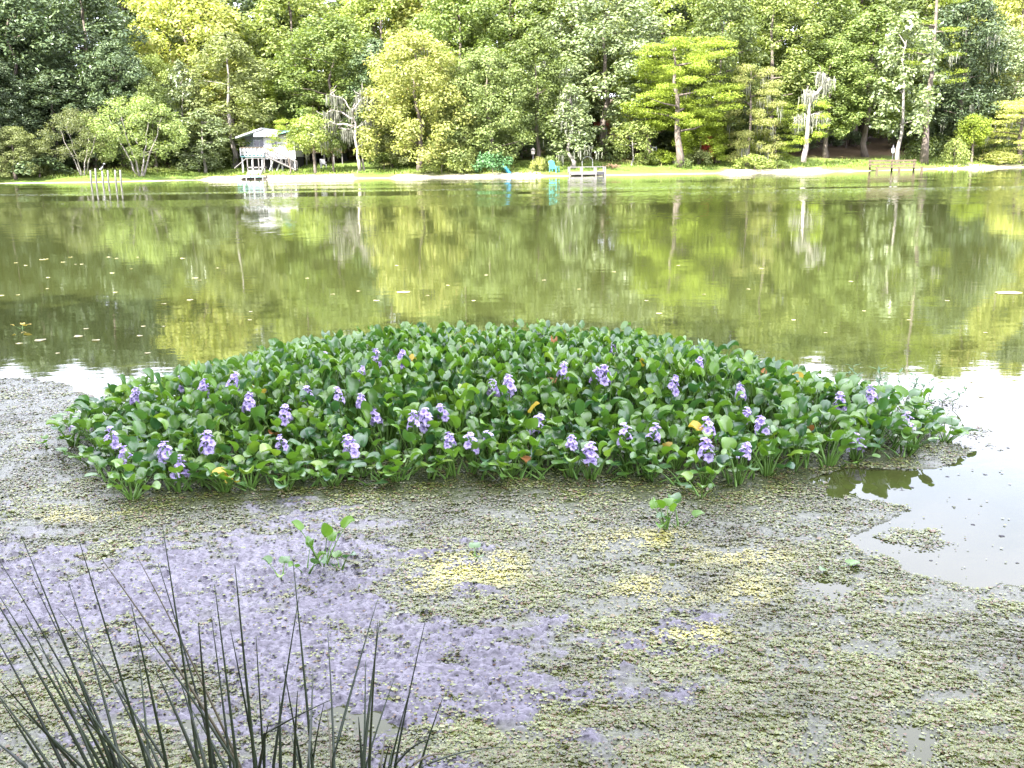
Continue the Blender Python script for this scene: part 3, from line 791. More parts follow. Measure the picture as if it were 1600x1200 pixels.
def deck_house():
    x, D, z, s = frame_at(378, 6.5)
    h = thing('deck_house', 'small stilted lake house with white walls, railed deck and outside stairs', 'house', (x, D, z))
    X = lambda px: (px - 378) * s
    base = to_px(np.array(x), np.array(D), np.array(z))[1]
    Z = lambda py: (base - py) * s
    zf, ze = Z(246), Z(216)
    xr = X(460)
    box('wall', (X(413), xr, 0.0, 5.0, Z(247), Z(215)), M_WHITE, h)                       # right room front
    box('wall', (X(379), X(413) - .01, 1.6, 5.0, Z(247), Z(212)), M_SIDING, h)           # porch back wall
    box('wall', (X(383), xr - .05, 1.9, 4.9, -0.3, Z(247) - .01), M_DARK, h)  # dark block in the open underside, standing in for its shade
    box('floor_beam', (X(413), xr + .02, -.03, 0.4, Z(250), Z(247.2)), M_WHITE, h)
    box('deck_floor', (X(378), X(413.5), -.6, 1.6, Z(246.6), Z(245)), M_TEALROOF, h)
    window(h, X(392), X(411), Z(244), Z(220.5), 1.6)
    window(h, X(424), X(434), Z(234), Z(222), 0.0)
    window(h, X(448), X(457), Z(234), Z(221), 0.0)
    # roofs: a shed roof over the porch rising to the right, a low roof over the room
    def slab(nm, pts, y0, y1, th, mat):
        V = [];
        for (a, bb) in pts: V += [[a, y0, bb], [a, y1, bb + .05]]
        for (a, bb) in pts: V += [[a, y0, bb + th], [a, y1, bb + th + .05]]
        F = np.array([[0, 2, 3, 1], [4, 5, 7, 6], [0, 4, 6, 2], [1, 3, 7, 5], [0, 1, 5, 4], [2, 6, 7, 3]])
        link(nm, mesh_np(nm, np.array(V), F, [mat]), h)
    slab('roof', [(X(374), Z(219)), (X(414), Z(206))], -0.9, 5.4, 0.14, M_ROOF)
    box('fascia', (X(401), X(437), -0.75, -0.65, Z(217), Z(209)), M_WHITE, h)
    slab('roof', [(X(401), Z(208.5)), (X(437), Z(208.5))], -0.7, 5.2, 0.1, M_ROOF)
    slab('roof', [(X(437.2), Z(214)), (X(470), Z(207))], -0.7, 5.2, 0.16, M_TEALROOF)
    # deck rail
    for px in (379, 385, 390, 396, 402, 408, 413):
        box('rail_post', (X(px) - .05, X(px) + .05, -.6, -.5, zf, Z(233)), M_WHITE, h)
    box('handrail', (X(378), X(414), -.63, -.47, Z(233) + .003, Z(232)), M_TANWOOD, h)
    box('lower_rail', (X(379), X(413), -.57, -.53, Z(243), Z(242)), M_WHITE, h)
    for k in range(22):
        xx = X(380) + (X(412) - X(380)) * k / 21
        box('baluster', (xx - .018, xx + .018, -.565, -.535, Z(242) + .002, Z(233) - .002), M_WHITE, h)
    # posts and braces under the floor
    for px in (380, 395, 410, 424, 440, 459):
        box('post', (X(px) - .08, X(px) + .08, -.3, -.14, -0.4, Z(250) - .004 if px > 412 else Z(246.6) - .004), M_WHITE, h)
    beam('brace', (X(421), -.4, 0.1), (X(429), -.4, Z(248)), .12, M_WHITE, h)
    beam('brace', (X(432), -.45, 0.1), (X(441), -.45, Z(248)), .12, M_WHITE, h)
    # stairs down to the right
    a, c = np.array([X(420), -1.0, Z(246)]), np.array([X(464), -1.0, Z(267)])
    for yy in (-1.5, -.7):
        beam('stringer', a + [0, yy + 1, 0], c + [0, yy + 1, 0], .13, M_GREYWOOD, h)
    for k in range(11):
        p = a + (c - a) * (k + .5) / 11
        box('tread', (p[0] - .14, p[0] + .14, -1.5, -.7, p[2] + .05, p[2] + .09), M_GREYWOOD, h)
    for yy in (-1.5, -.7):
        beam('stair_rail', a + [0, yy + 1, .95], c + [0, yy + 1, .95], .09, M_GREYWOOD, h)
        for k in range(7):
            p = a + (c - a) * k / 6 + [0, yy + 1, 0]
            beam('stair_post', p, p + [0, 0, .95], .07, M_GREYWOOD, h)
    # lower landing with rail
    box('landing', (X(393), X(420), -2.2, -1.2, Z(263), Z(261)), M_GREYWOOD, h)
    for k in range(4):
        px = 394 + 8.4 * k
        box('landing_post', (X(px) - .05, X(px) + .05, -2.2, -2.1, -.35, Z(249)), M_GREYWOOD, h)
    box('landing_rail', (X(393), X(420), -2.21, -2.09, Z(249) + .003, Z(248)), M_GREYWOOD, h)
    beam('ramp_rail', (X(374), -2.15, Z(263)), (X(393), -2.15, Z(248.5)), .08, M_GREYWOOD, h)
    for k in range(3):
        box('step', (X(395), X(417), -2.6 - .35 * k, -2.25 - .35 * k, -.3, Z(263.5) - .2 * k - .15), M_GREYWOOD, h)
    # dock at the waterline is a thing of its own
    x2, D2, z2, s2 = frame_at(393, 0.3)
    dk = thing('jetty', 'low grey jetty at the waterline below the deck house', 'dock', (x2, D2, 0))
    for k in range(6):
        box('plank', (-20 * s2, 20 * s2, -.95 + k * .32, -.66 + k * .32, .34, .42), M_GREYWOOD, dk)
    for px in (-19, -6, 7, 19):
        for yy in (-.9, .8):
            tube('pile', [(px * s2, yy, -.6), (px * s2, yy, .338)], .07, M_GREYWOOD, dk)
    box('edge_board', (-20 * s2, 20 * s2, -1.0, -.96, .26, .44), M_TEALROOF, dk)
deck_house()

def boathouse():
    x, D, z, s = frame_at(478, 11)
    h = thing('boathouse', 'low brown open-fronted building in the shade behind the leaning round tree', 'building', (x, D, z))
    w = 56 * s
    box('wall', (0, w, 0.0, 4.5, 18 * s, 36 * s), M_BROWN, h)
    box('wall', (0, w, 3.0, 4.4, -.4, 18 * s - .005), M_DARK, h)  # dark block painting the shade inside the open front
    for k in range(6): box('siding_board', (0, w, -.03, -.002, (18 + 3 * k) * s + .01, (20.8 + 3 * k) * s), M_BROWN, h)
    for k in range(5):
        xx = w * k / 4
        box('post', (xx - .1 + (.1 if k == 0 else 0), xx + .1 - (.1 if k == 4 else 0), .1, .3, -.4, 18 * s - .005), M_GREYWOOD, h)
    V = np.array([[-.5, -.6, 35.5 * s], [w + .5, -.6, 35.5 * s], [w + .5, 2.2, 48 * s], [-.5, 2.2, 48 * s], [w + .5, 5, 35.5 * s], [-.5, 5, 35.5 * s]])
    link('roof', mesh_np('roof', V, np.array([[0, 1, 2, 3], [3, 2, 4, 5]]), [M_ROOF]), h)
    # chair in front
    x, D, z, s = frame_at(505, 8)
    c = thing('lawn_chair', 'small white lawn chair on the grass before the brown boathouse', 'chair', (x, D, z), 0.5)
    box('seat', (-.3, .3, -.25, .25, .40, .45), M_WHITE, c); box('backrest', (-.3, .3, .25, .30, .46, 1.0), M_WHITE, c)
    for a in (-.26, .26):
        for bb in (-.22, .22): box('leg', (a - .03, a + .03, bb - .03, bb + .03, -.05, .398), M_WHITE, c)
        box('armrest', (a - .04, a + .04, -.25, .249, .62, .66), M_WHITE, c)
boathouse()

def pink_house():
    x, D, z, s = frame_at(936, 20)
    h = thing('pink_house', 'pinkish house with a railed porch half hidden among the trees', 'house', (x, D, z))
    b0 = to_px(np.array(x), np.array(D), np.array(z))[1]
    Z = lambda py: (b0 - py) * s
    w = 44 * s
    box('wall', (0, w, 0, 6, -.5, Z(198)), M_PINK, h)
    window(h, 18 * s, 27 * s, Z(212), Z(202), 0.0)
    window(h, 31 * s, 40 * s, Z(214), Z(202), 0.0)
    box('door', (6 * s, 12 * s, -.05, -.001, Z(222), Z(202)), M_WHITE, h)
    box('porch_floor', (-.3, w, -1.6, -.01, Z(224), Z(222.3)), M_GREYWOOD, h)
    for k in range(6): box('porch_post', (k * w / 5 - .05, k * w / 5 + .05, -1.58, -1.48, Z(222.2), Z(200)), M_WHITE, h)
    box('porch_rail', (-.05, w + .05, -1.6, -1.5, Z(215.5), Z(214.7)), M_WHITE, h) if False else None
    for k in range(5):
        box('porch_rail', (k * w / 5 + .055, (k + 1) * w / 5 - .055, -1.56, -1.5, Z(215.5), Z(214.7)), M_WHITE, h)
    V = np.array([[-.8, -2.0, Z(200)], [w + .8, -2.0, Z(200)], [w + .8, 3, Z(184)], [-.8, 3, Z(184)], [w + .8, 8, Z(200)], [-.8, 8, Z(200)]])
    link('roof', mesh_np('roof', V, np.array([[0, 1, 2, 3], [3, 2, 4, 5]]), [M_REDROOF]), h)
pink_house()

def white_dock():
    x, D, z, s = frame_at(888, 0.6)
    d = thing('railed_dock', 'small grey railed dock with low side boards by the mossy column tree', 'dock', (x, D, 0))
    w = 56 * s
    for k in range(14):
        box('plank', (k * w / 14 + .01, (k + 1) * w / 14 - .01, -1.0, 1.0, .36, .42), M_GREYWOOD, d)
    for px in (1, 20, 41, 55):
        box('post', (px * s - .07, px * s + .07, -1.12, -1.0, -.5, 12.5 * s), M_GREYWOOD, d)
        box('post', (px * s - .07, px * s + .07, 1.0, 1.12, -.5, 12.5 * s), M_GREYWOOD, d)
    box('top_rail', (0, w, -1.13, -.98, 12.5 * s + .003, 13.4 * s), M_GREYWOOD, d)
    box('top_rail', (0, w, .98, 1.13, 12.5 * s + .003, 13.4 * s), M_GREYWOOD, d)
    box('side_panel', (2.2 * s, 18.8 * s, -1.07, -1.03, .12, 5.5 * s), M_GREYWOOD, d)
    box('side_panel', (21.2 * s, 39.8 * s, -1.07, -1.03, .12, 5.5 * s), M_GREYWOOD, d)
    box('side_panel', (42.4 * s, 53.6 * s, -1.07, -1.03, .12, 5.5 * s), M_BLACK, d)
white_dock()

def bench_dock():
    x, D, z, s = frame_at(1363, -0.6)
    d = thing('bench_dock', 'long tan wooden dock with a back rail near the tall pine', 'dock', (x, D, 0))
    w = 74 * s
    for k in range(18):
        box('plank', (k * w / 18 + .01, (k + 1) * w / 18 - .01, -.9, 1.3, 5.2 * s, 6 * s), M_TANWOOD, d)
    for k in range(3):
        px = (3, 37, 71)[k]
        box('post', (px * s - .12, px * s + .12, -1.05, -.9, -.5, 6 * s), M_TANWOOD, d)
        box('post', (px * s - .1, px * s + .1, 1.3, 1.42, -.5, 17 * s), M_TANWOOD, d)
    for k, py in enumerate((8.5, 13.5)):
        box('rail_board', (0, 36 * s, 1.25, 1.295, py * s, (py + 2.6) * s), M_TANWOOD, d)
        box('rail_board', (38 * s, w, 1.25, 1.295, py * s, (py + 2.6) * s), M_TANWOOD, d)
    box('edge_board', (0, w, -.95, -.905, 4.2 * s, 6.1 * s), M_TANWOOD, d)
bench_dock()

def far_bits():
    for k, (px, ty, by) in enumerate([(143, 266, 287.5), (151, 263, 287.5), (161.5, 267, 288), (170, 266, 287), (181.5, 265.5, 287), (189.5, 265.5, 287)]):
        p = on_plane(px, by)
        zt = at_depth(px, ty, p[1])[2]
        o = tube('mooring_post', [(0, 0, -.8), (0, 0, zt * .5), (0.02, 0, zt)], [.085, .08, .075], M_GREYWOOD)
        o.location = p
        tag(o, 'bare weathered post in the shallows, %s of six counted from the wooded corner' % ORD[k], 'post', 'mooring posts in the shallows')
        if k == 2:
            b = thing('white_bird', 'small white bird perched on the third bare post', 'bird', (p[0], p[1], zt))
            bm = bmesh.new()
            rings = [(-.22, .30, .02), (-.12, .30, .08), (0, .36, .13), (.1, .48, .11), (.14, .60, .055), (.16, .70, .045), (.20, .76, .065), (.26, .76, .045), (.36, .74, .008)]
            vs_ = []
            for (xx, zz, rr) in rings:
                vs_.append([bm.verts.new((xx + (rr * .3 * math.sin(t)), rr * math.cos(t), zz - .14 + rr * math.sin(t))) for t in np.linspace(0, 2 * PI, 9)[:-1]])
            for i in range(len(vs_) - 1):
                for j in range(8): bm.faces.new((vs_[i][j], vs_[i][(j + 1) % 8], vs_[i + 1][(j + 1) % 8], vs_[i + 1][j]))
            bm.faces.new(vs_[0][::-1]); bm.faces.new(vs_[-1])
            me = bpy.data.meshes.new('body'); bm.to_mesh(me); bm.free(); me.materials.append(M_WHITE)
            link('body', me, b)
            for yy in (-.04, .04): tube('leg', [(0, yy, 0), (.02, yy, .14)], .012, M_BLACK, b, 5)
    # blue kayak leaning on the bank
    x, D, z, s = frame_at(794, 2.6)
    k = thing('kayak', 'bright blue kayak leaning up on the bank beside the blue-green shrub', 'kayak', (x, D, z + .1))
    k.rotation_euler = (0, R(50), R(15))
    t = np.linspace(-1, 1, 13)
    prof = np.sqrt(np.clip(1 - np.abs(t) ** 2.2, 0.0005, 1))
    V, F = [], []
    for i, (a, p) in enumerate(zip(t, prof)):
        for j in range(10):
            q = 2 * PI * j / 10
            V.append([a * 1.15, math.cos(q) * .36 * p, math.sin(q) * .19 * p + .12 * a * a])
    F = [[i * 10 + j, i * 10 + (j + 1) % 10, (i + 1) * 10 + (j + 1) % 10, (i + 1) * 10 + j] for i in range(12) for j in range(10)]
    link('hull', mesh_np('hull', np.array(V), np.array(F), [M_BLUE], True), k)
    tt = np.linspace(0, 2 * PI, 14)
    tube('cockpit_rim', [(.42 * math.cos(a), .2 * math.sin(a), .185) for a in tt], .025, M_BLACK, k, 5)
    # teal chair
    x, D, z, s = frame_at(866, 2.6)
    c = thing('lawn_chair', 'teal slatted lawn chair on the bank left of the railed grey dock', 'chair', (x, D, z), 2.6)
    for j in range(5):
        v = box('back_slat', (-.33 + j * .135, -.21 + j * .135, .0, .03, 0, .9 + .06 * (2 - abs(j - 2))), M_TEAL, c); v.location = (0, .3, .35); v.rotation_euler = (R(-24), 0, 0)
        v = box('seat_slat', (-.33 + j * .135, -.21 + j * .135, -.55, .0, 0, .03), M_TEAL, c); v.location = (0, .3, .36); v.rotation_euler = (R(-8), 0, 0)
    for a in (-.4, .4):
        box('armrest', (a - .06, a + .06, -.4, .4, .6, .63), M_TEAL, c)
        for bb in (-.34, .3): box('leg', (a - .03, a + .03, bb - .04, bb + .04, -.1, .598), M_TEAL, c)
    # lamp post
    x, D, z, s = frame_at(1394, 4.2)
    lp = thing('lamp_post', 'black garden lamp post with a lantern behind the bench dock', 'lamp post', (x, D, z))
    tube('pole', [(0, 0, -.2), (0, 0, 1.35)], [.05, .035], M_BLACK, lp)
    tube('lantern', [(0, 0, 1.35), (0, 0, 1.45), (0, 0, 1.95), (0, 0, 1.99)], [.06, .16, .2, .21], plain('frosted_lantern', (.5, .52, .55), .3), lp, 6, False)
    tube('lantern_cap', [(0, 0, 1.992), (0, 0, 2.15), (0, 0, 2.4)], [.24, .1, .03], M_BLACK, lp, 6, False)
    # garden arch
    x, D, z, s = frame_at(918, 5)
    ar = thing('garden_arch', 'thin white garden arch behind the railed grey dock', 'arch', (x, D, z))
    for yy in (0, .45):
        tube('hoop', [(-.58, yy, -.1), (-.58, yy, .7)] + [(-.58 * math.cos(a), yy, .75 + .5 * math.sin(a)) for a in np.linspace(0.1, PI - .1, 9)] + [(.58, yy, .7), (.58, yy, -.1)], .035, M_WHITE, ar, 5)
    for a in np.linspace(0.2, PI - .2, 5): tube('rung', [(-.58 * math.cos(a), 0.03, .75 + .5 * math.sin(a)), (-.58 * math.cos(a), .42, .75 + .5 * math.sin(a))], .02, M_WHITE, ar, 5)
    # ladder on the straight cypress
    x, D, z, s = frame_at(1024, 10.2)
    la = thing('ladder', 'white ladder leaning on the straight layered cypress', 'ladder', (x, D, z))
    la.rotation_euler = (R(-10), R(-3), 0)
    for a in (-.22, .22): box('rail', (a - .035, a + .035, -.03, .03, -.1, 2.1), M_WHITE, la)
    for j in range(6): box('rung', (-.184, .184, -.02, .02, .2 + j * .34, .25 + j * .34), M_WHITE, la)
    # bird house on a post
    x, D, z, s = frame_at(833, 5)
    bh = thing('bird_house', 'weathered bird house on a post under the moss-hung oak', 'bird house', (x, D, z))
    box('post', (-.06, .06, -.06, .06, -.2, 1.6), M_GREYWOOD, bh); box('house_body', (-.2, .2, -.18, .18, 1.602, 2.05), M_PALEBARK, bh)
    link('roof', mesh_np('roof', np.array([[-.3, -.25, 2.05], [.3, -.25, 2.05], [0, -.25, 2.3], [-.3, .25, 2.05], [.3, .25, 2.05], [0, .25, 2.3]]) + [0, 0, .003], [np.array([[0, 1, 2], [4, 3, 5]]), np.array([[0, 2, 5, 3], [1, 4, 5, 2], [0, 3, 4, 1]])], [M_GREYWOOD]), bh)
    # brush pile
    x, D, z, s = frame_at(955, 4)
    bp = thing('brush_pile', 'low heap of brown sticks on the lawn right of the railed grey dock', 'brush pile', (x, D, z))
    rs = np.random.RandomState(5)
    for j in range(26):
        c = np.array([rs.normal() * .45, rs.normal() * .3, .12 + .3 * rs.rand()]); a = rs.rand() * 2 * PI
        e = np.array([math.cos(a), math.sin(a), rs.normal() * .3]) * (.3 + .3 * rs.rand())
        tube('stick', [c - e, c + e * .2 + rs.normal(size=3) * .04, c + e], [.035, .03, .015], M_BROWN, bp, 5)
    # white marker stone
    x, D, z, s = frame_at(1057, 10)
    bm = bmesh.new(); bmesh.ops.create_icosphere(bm, subdivisions=2, radius=.5)
    for v in bm.verts: v.co *= 0.8 + .4 * float(fbm(v.co.x * 2 + 5, v.co.y * 2 + v.co.z * 3, 4)); v.co.z *= 1.3
    me = bpy.data.meshes.new('garden_stone'); bm.to_mesh(me); bm.free(); me.materials.append(M_STONE)
    o = link('garden_stone', me, None, (x, D, z + .3)); tag(o, 'upright pale stone on the lawn edge behind the leaning cypress', 'stone')
far_bits()

# ------------------------------------------------------------------ the floating mat
ISLAND = [(108, 690), (130, 722), (175, 770), (205, 784), (260, 774), (400, 768), (560, 758), (700, 752), (850, 752), (960, 752), (1100, 764), (1165, 764), (1205, 742), (1300, 730), (1430, 716), (1482, 690),
          (1475, 668), (1430, 655), (1330, 640), (1250, 612), (1150, 590), (1000, 567), (800, 556), (600, 561), (450, 577), (330, 606), (220, 640), (130, 664)]
MAT = [(-400, 585), (40, 592), (110, 600), (150, 618), (120, 640), (130, 690), (210, 770), (800, 740), (1180, 730), (1330, 735), (1270, 748), (1300, 772), (1420, 797), (1340, 822), (1300, 850), (1390, 868), (1430, 895), (1520, 910), (1640, 918), (2200, 960),
       (2400, 1400), (-800, 1400)]
MAT2 = [(1340, 840), (1350, 826), (1400, 820), (1455, 828), (1482, 850), (1440, 860), (1390, 852)]
MAT3 = [(1190, 754), (1330, 742), (1440, 736), (1515, 712), (1500, 690), (1200, 690)]
MAT4 = [(1490, 670), (1540, 664), (1555, 672), (1530, 690), (1490, 700)]
MAT5 = [(1480, 702), (1530, 698), (1562, 702), (1530, 708)]
MAT6 = [(1330, 640), (1400, 618), (1480, 622), (1530, 635), (1490, 648), (1430, 655)]
FILM = [(-500, 826), (30, 838), (70, 862), (140, 868), (240, 858), (330, 862), (372, 848), (400, 826), (480, 812), (560, 828), (590, 868), (650, 905), (620, 950), (700, 968), (790, 965), (855, 1005), (858, 1050), (960, 1078), (985, 1100), (960, 1125), (850, 1118), (760, 1140), (640, 1130), (560, 1190), (470, 1180), (420, 1120), (330, 1100), (260, 1020), (150, 1010), (-500, 1020)]
FILM2 = [(1000, 985), (1090, 975), (1150, 995), (1100, 1010), (1030, 1005)]
FILM3 = [(560, 850), (700, 868), (690, 880), (600, 880)]
YEL_DAPPLE = [(745, 893, 70, 22), (1000, 842, 80, 14), (1150, 872, 90, 14), (1185, 932, 60, 26), (1015, 916, 60, 18), (690, 918, 50, 14), (1060, 930, 60, 14), (1080, 1000, 60, 10), (130, 806, 60, 8)]  # yellow fern patches, painting the sun dapples before the island into the leaf colour

def mat_masks(x, y):
    px, py = to_px(x, y, 0 * x)
    wx = (fbm(x * 3.0, y * 3.0, 21, 4) - 0.5) * 150; wy = (fbm(x * 3.0, y * 3.0, 55, 4) - 0.5) * 60
    sc = np.clip((py - 500) / 450, 0.25, 1.3)
    qx, qy = px + wx * sc, py + wy * sc
    mat = np.zeros(px.shape)
    for P in (MAT, MAT2, MAT3, MAT4, MAT5, MAT6): mat = np.maximum(mat, inside(qx, qy, P))
    for P, w in ((MAT2, .75), (MAT4, .6), (MAT5, .6), (MAT6, .6)): mat = np.where(inside(qx, qy, P) & ~inside(qx, qy, MAT), np.minimum(mat, w), mat)
    mat = np.maximum(mat, inside(px, py, ISLAND) * 1.0)
    film = np.zeros(px.shape)
    for ox, oy in ((0, 0), (-60, -8), (60, 10), (-25, 24), (30, -26), (-95, 14), (95, -12), (10, 45), (-15, -45)):
        hit = np.zeros(px.shape)
        for P in (FILM, FILM2, FILM3): hit = np.maximum(hit, inside(qx + ox, qy + oy, P) * 1.0)
        film = film + hit / 9
    # ragged mixing along the film
    br = fbm(x * 5, y * 7, 77, 4)
    br2 = fbm(x * 17, y * 24, 79, 3)
    film = np.clip((film - 0.5) * 1.5 + 0.62 + (br - 0.5) * 2.6 + (br2 - 0.5) * 1.8, 0, 1) * (film > 0.02)
    low = np.clip((py - 990) / 120, 0, 1) * np.clip((1000 - px) / 300, 0, 1)
    film = np.maximum(film, low * np.clip((br - 0.46) * 6 + (br2 - 0.5) * 2, 0, 0.95))
    # the surface film thins into open puddles here and there
    pud = fbm(x * 2.2 + 9, y * 3.0, 91, 3)
    hole = np.clip((pud - 0.72) * 14, 0, 1) * (py > 880)
    yel_dapple = np.zeros(px.shape)
    for a, c, rx, ry in YEL_DAPPLE: yel_dapple = np.maximum(yel_dapple, np.exp(-(((qx - a) / rx) ** 2 + ((qy - c) / ry) ** 2)))
    return mat, film, hole, yel_dapple, px, py

def mat_height(x, y, mat, film, hole):
    lump = fbm(x * 16, y * 26, 101, 3) - 0.5
    fine = fbm(x * 55, y * 75, 131, 2) - 0.5
    rid = fbm(x * 19 + 3 * fbm(x * 5, y * 5, 7, 2), y * 46, 151, 3) - 0.5
    z = 0.004 + lump * 0.014 + fine * (0.007 + 0.017 * film) + film * (0.010 + 0.034 * rid)
    z = z - (1 - mat) * 0.05 - hole * 0.02
    return z

def build_mat():
    nr, nc = 420, 520
    inv = np.linspace(1 / 2.15, 1 / 12.5, nr); ys = 1 / inv
    us = np.linspace(-0.66, 0.66, nc)
    U, Y = np.meshgrid(us, ys)
    X = U * (Y + 0.15) * 0.98
    mat, film, hole, yel_dapple, px, py = mat_masks(X, Y)
    Z = mat_height(X, Y, mat, film, hole)
    V = np.stack([X, Y, Z], -1).reshape(-1, 3)
    i = np.arange((nr - 1) * nc).reshape(nr - 1, nc)[:, :-1].ravel()
    F = np.stack([i, i + 1, i + nc + 1, i + nc], 1)
    zq = V[:, 2][F].max(1)
    F = F[zq > -0.004]
    used = np.zeros(len(V), bool); used[F.ravel()] = True
    remap = np.cumsum(used) - 1
    m, n, l, b = new_mat('algae_film')
    af = n.new('ShaderNodeAttribute'); af.attribute_name = 'film'
    g = n.new('ShaderNodeNewGeometry')
    t1 = n.new('ShaderNodeTexNoise'); t1.inputs['Scale'].default_value = 75; t1.inputs['Detail'].default_value = 5
    mp = n.new('ShaderNodeMapping'); mp.inputs['Scale'].default_value = (0.7, 1.2, 1)
    l.new(g.outputs['Position'], mp.inputs['Vector']); l.new(mp.outputs[0], t1.inputs['Vector'])
    ra = n.new('ShaderNodeValToRGB'); e = ra.color_ramp.elements
    e[0].position, e[0].color = 0.35, (0.022, 0.027, 0.010, 1); e[1].position, e[1].color = 0.65, (0.075, 0.085, 0.040, 1)
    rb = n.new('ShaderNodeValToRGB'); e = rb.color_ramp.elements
    e[0].position, e[0].color = 0.32, (0.026, 0.025, 0.034, 1); e[1].position, e[1].color = 0.58, (0.108, 0.102, 0.126, 1)  # grey film, with the sky's lavender reflection put into its colour
    l.new(t1.outputs['Fac'], ra.inputs[0]); l.new(t1.outputs['Fac'], rb.inputs[0])
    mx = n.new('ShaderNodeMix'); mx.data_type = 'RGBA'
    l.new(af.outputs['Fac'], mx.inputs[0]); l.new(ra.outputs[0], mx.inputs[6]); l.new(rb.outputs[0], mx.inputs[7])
    l.new(mx.outputs[2], b.inputs['Base Color'])
    b.inputs['Roughness'].default_value = 0.27; b.inputs['Specular IOR Level'].default_value = 0.5
    bp = n.new('ShaderNodeBump'); bp.inputs['Strength'].default_value = 0.5; bp.inputs['Distance'].default_value = 0.006
    l.new(t1.outputs['Fac'], bp.inputs['Height']); l.new(bp.outputs[0], b.inputs['Normal'])
    me = mesh_np('algae_film', V[used], remap[F], [m], True)
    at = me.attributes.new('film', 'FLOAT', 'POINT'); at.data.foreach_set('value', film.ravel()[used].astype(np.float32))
    o = link('algae_film', me); tag(o, 'wet lumpy film of algae lying on the lake', None, None, 'stuff')

    # the small floating fern leaves
    rs = np.random.RandomState(17)
    N = 1250000
    inv = 1 / 2.2 + (1 / 12.0 - 1 / 2.2) * rs.rand(N) ** 1.0
    y = 1 / inv; x = (rs.rand(N) * 1.32 - 0.66) * (y + 0.15) * 0.98
    mat, film, hole, yel_dapple, px, py = mat_masks(x, y)
    z = mat_height(x, y, mat, film, hole)
    patch = fbm(x * 7, y * 9, 201, 3)
    p = mat * (1 - 0.93 * film) * (1 - 0.95 * hole) * np.clip(0.12 + 2.6 * (patch - 0.33), 0.06, 1)
    p = np.where(inside(px, py, ISLAND), p * 0.35, p)
    # stray specks on the open water near the mat
    p = np.maximum(p, 0.003 * (py > 600))
    keep = rs.rand(N) < p * 0.62
    x, y, z, yel_dapple, film, mat, px = x[keep], y[keep], np.maximum(z[keep], 0.001), yel_dapple[keep], film[keep], mat[keep], px[keep]
    n_ = len(x)
    s = (0.0025 + 0.0031 * rs.rand(n_) ** 1.7) * np.where(rs.rand(n_) < 0.03, 1.8, 1) * np.clip(0.5 + 0.20 * y, 0.95, 2.6)
    a = rs.rand(n_) * 2 * PI
    t = np.stack([np.cos(a), np.sin(a), 0 * a], 1); bt = np.stack([-np.sin(a), np.cos(a), 0 * a], 1)
    tilt = rs.normal(size=(n_, 2)) * 0.22
    upv = unit(np.stack([tilt[:, 0], tilt[:, 1], np.ones(n_)], 1))
    c = np.stack([x, y, z + 0.003], 1); S1 = s[:, None]
    fold = (0.08 + 0.42 * rs.rand(n_))[:, None]
    A = c - t * S1; B = c + t * S1
    w1 = bt * S1 * 1.0 + upv * S1 * fold
    w2 = -bt * S1 * 1.0 + upv * S1 * fold
    V = np.stack([A, B, B * .8 + A * .2 + w1, A * .8 + B * .2 + w1, B * .8 + A * .2 + w2, A * .8 + B * .2 + w2], 1).reshape(-1, 3)
    k = np.arange(n_)[:, None] * 6
    F = np.concatenate([k + np.array([[0, 1, 2, 3]]), k + np.array([[1, 0, 5, 4]])], 0)
    m, nn, l, b = new_mat('floating_fern')
    g = nn.new('ShaderNodeNewGeometry'); ay = nn.new('ShaderNodeAttribute'); ay.attribute_name = 'yellow'
    r = nn.new('ShaderNodeValToRGB'); e = r.color_ramp.elements
    e[0].position, e[0].color = 0, (0.035, 0.052, 0.010, 1); e[1].position, e[1].color = 1, (0.09, 0.05, 0.025, 1)
    for p_, c_ in ((.3, (0.075, 0.090, 0.020)), (.55, (0.115, 0.140, 0.030)), (.72, (0.165, 0.19, 0.07)), (.86, (0.115, 0.085, 0.042))):
        q = e.new(p_); q.color = (*c_, 1)
    l.new(g.outputs['Random Per Island'], r.inputs[0])
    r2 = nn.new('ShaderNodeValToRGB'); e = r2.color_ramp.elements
    e[0].color = (0.23, 0.22, 0.035, 1); e[1].color = (0.40, 0.385, 0.13, 1)  # yellowed leaves and painted sun dapple
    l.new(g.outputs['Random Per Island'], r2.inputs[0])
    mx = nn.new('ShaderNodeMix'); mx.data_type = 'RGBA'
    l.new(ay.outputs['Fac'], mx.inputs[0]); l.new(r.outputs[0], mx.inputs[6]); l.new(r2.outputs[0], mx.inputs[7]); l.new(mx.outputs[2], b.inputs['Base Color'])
    b.inputs['Roughness'].default_value = 0.24; b.inputs['Specular IOR Level'].default_value = 0.5
    tn = nn.new('ShaderNodeTexNoise'); tn.inputs['Scale'].default_value = 1.6; tn.inputs['Detail'].default_value = 5
    l.new(g.outputs['Position'], tn.inputs['Vector'])
    vr = nn.new('ShaderNodeMapRange'); vr.inputs[1].default_value = 0.32; vr.inputs[2].default_value = 0.68; vr.inputs[3].default_value = 0.5; vr.inputs[4].default_value = 1.45
    l.new(tn.outputs['Fac'], vr.inputs[0])
    hs = nn.new('ShaderNodeHueSaturation'); l.new(vr.outputs[0], hs.inputs['Value']); l.new(mx.outputs[2], hs.inputs['Color']); l.new(hs.outputs[0], b.inputs['Base Color'])
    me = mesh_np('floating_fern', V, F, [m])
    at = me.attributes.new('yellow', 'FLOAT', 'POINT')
    at.data.foreach_set('value', np.repeat(np.clip(yel_dapple * 1.3 * (rs.rand(n_) < 0.75), 0, 1), 6).astype(np.float32))
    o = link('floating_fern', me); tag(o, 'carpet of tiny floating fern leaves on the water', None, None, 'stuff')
    print('fern', n_)
build_mat()

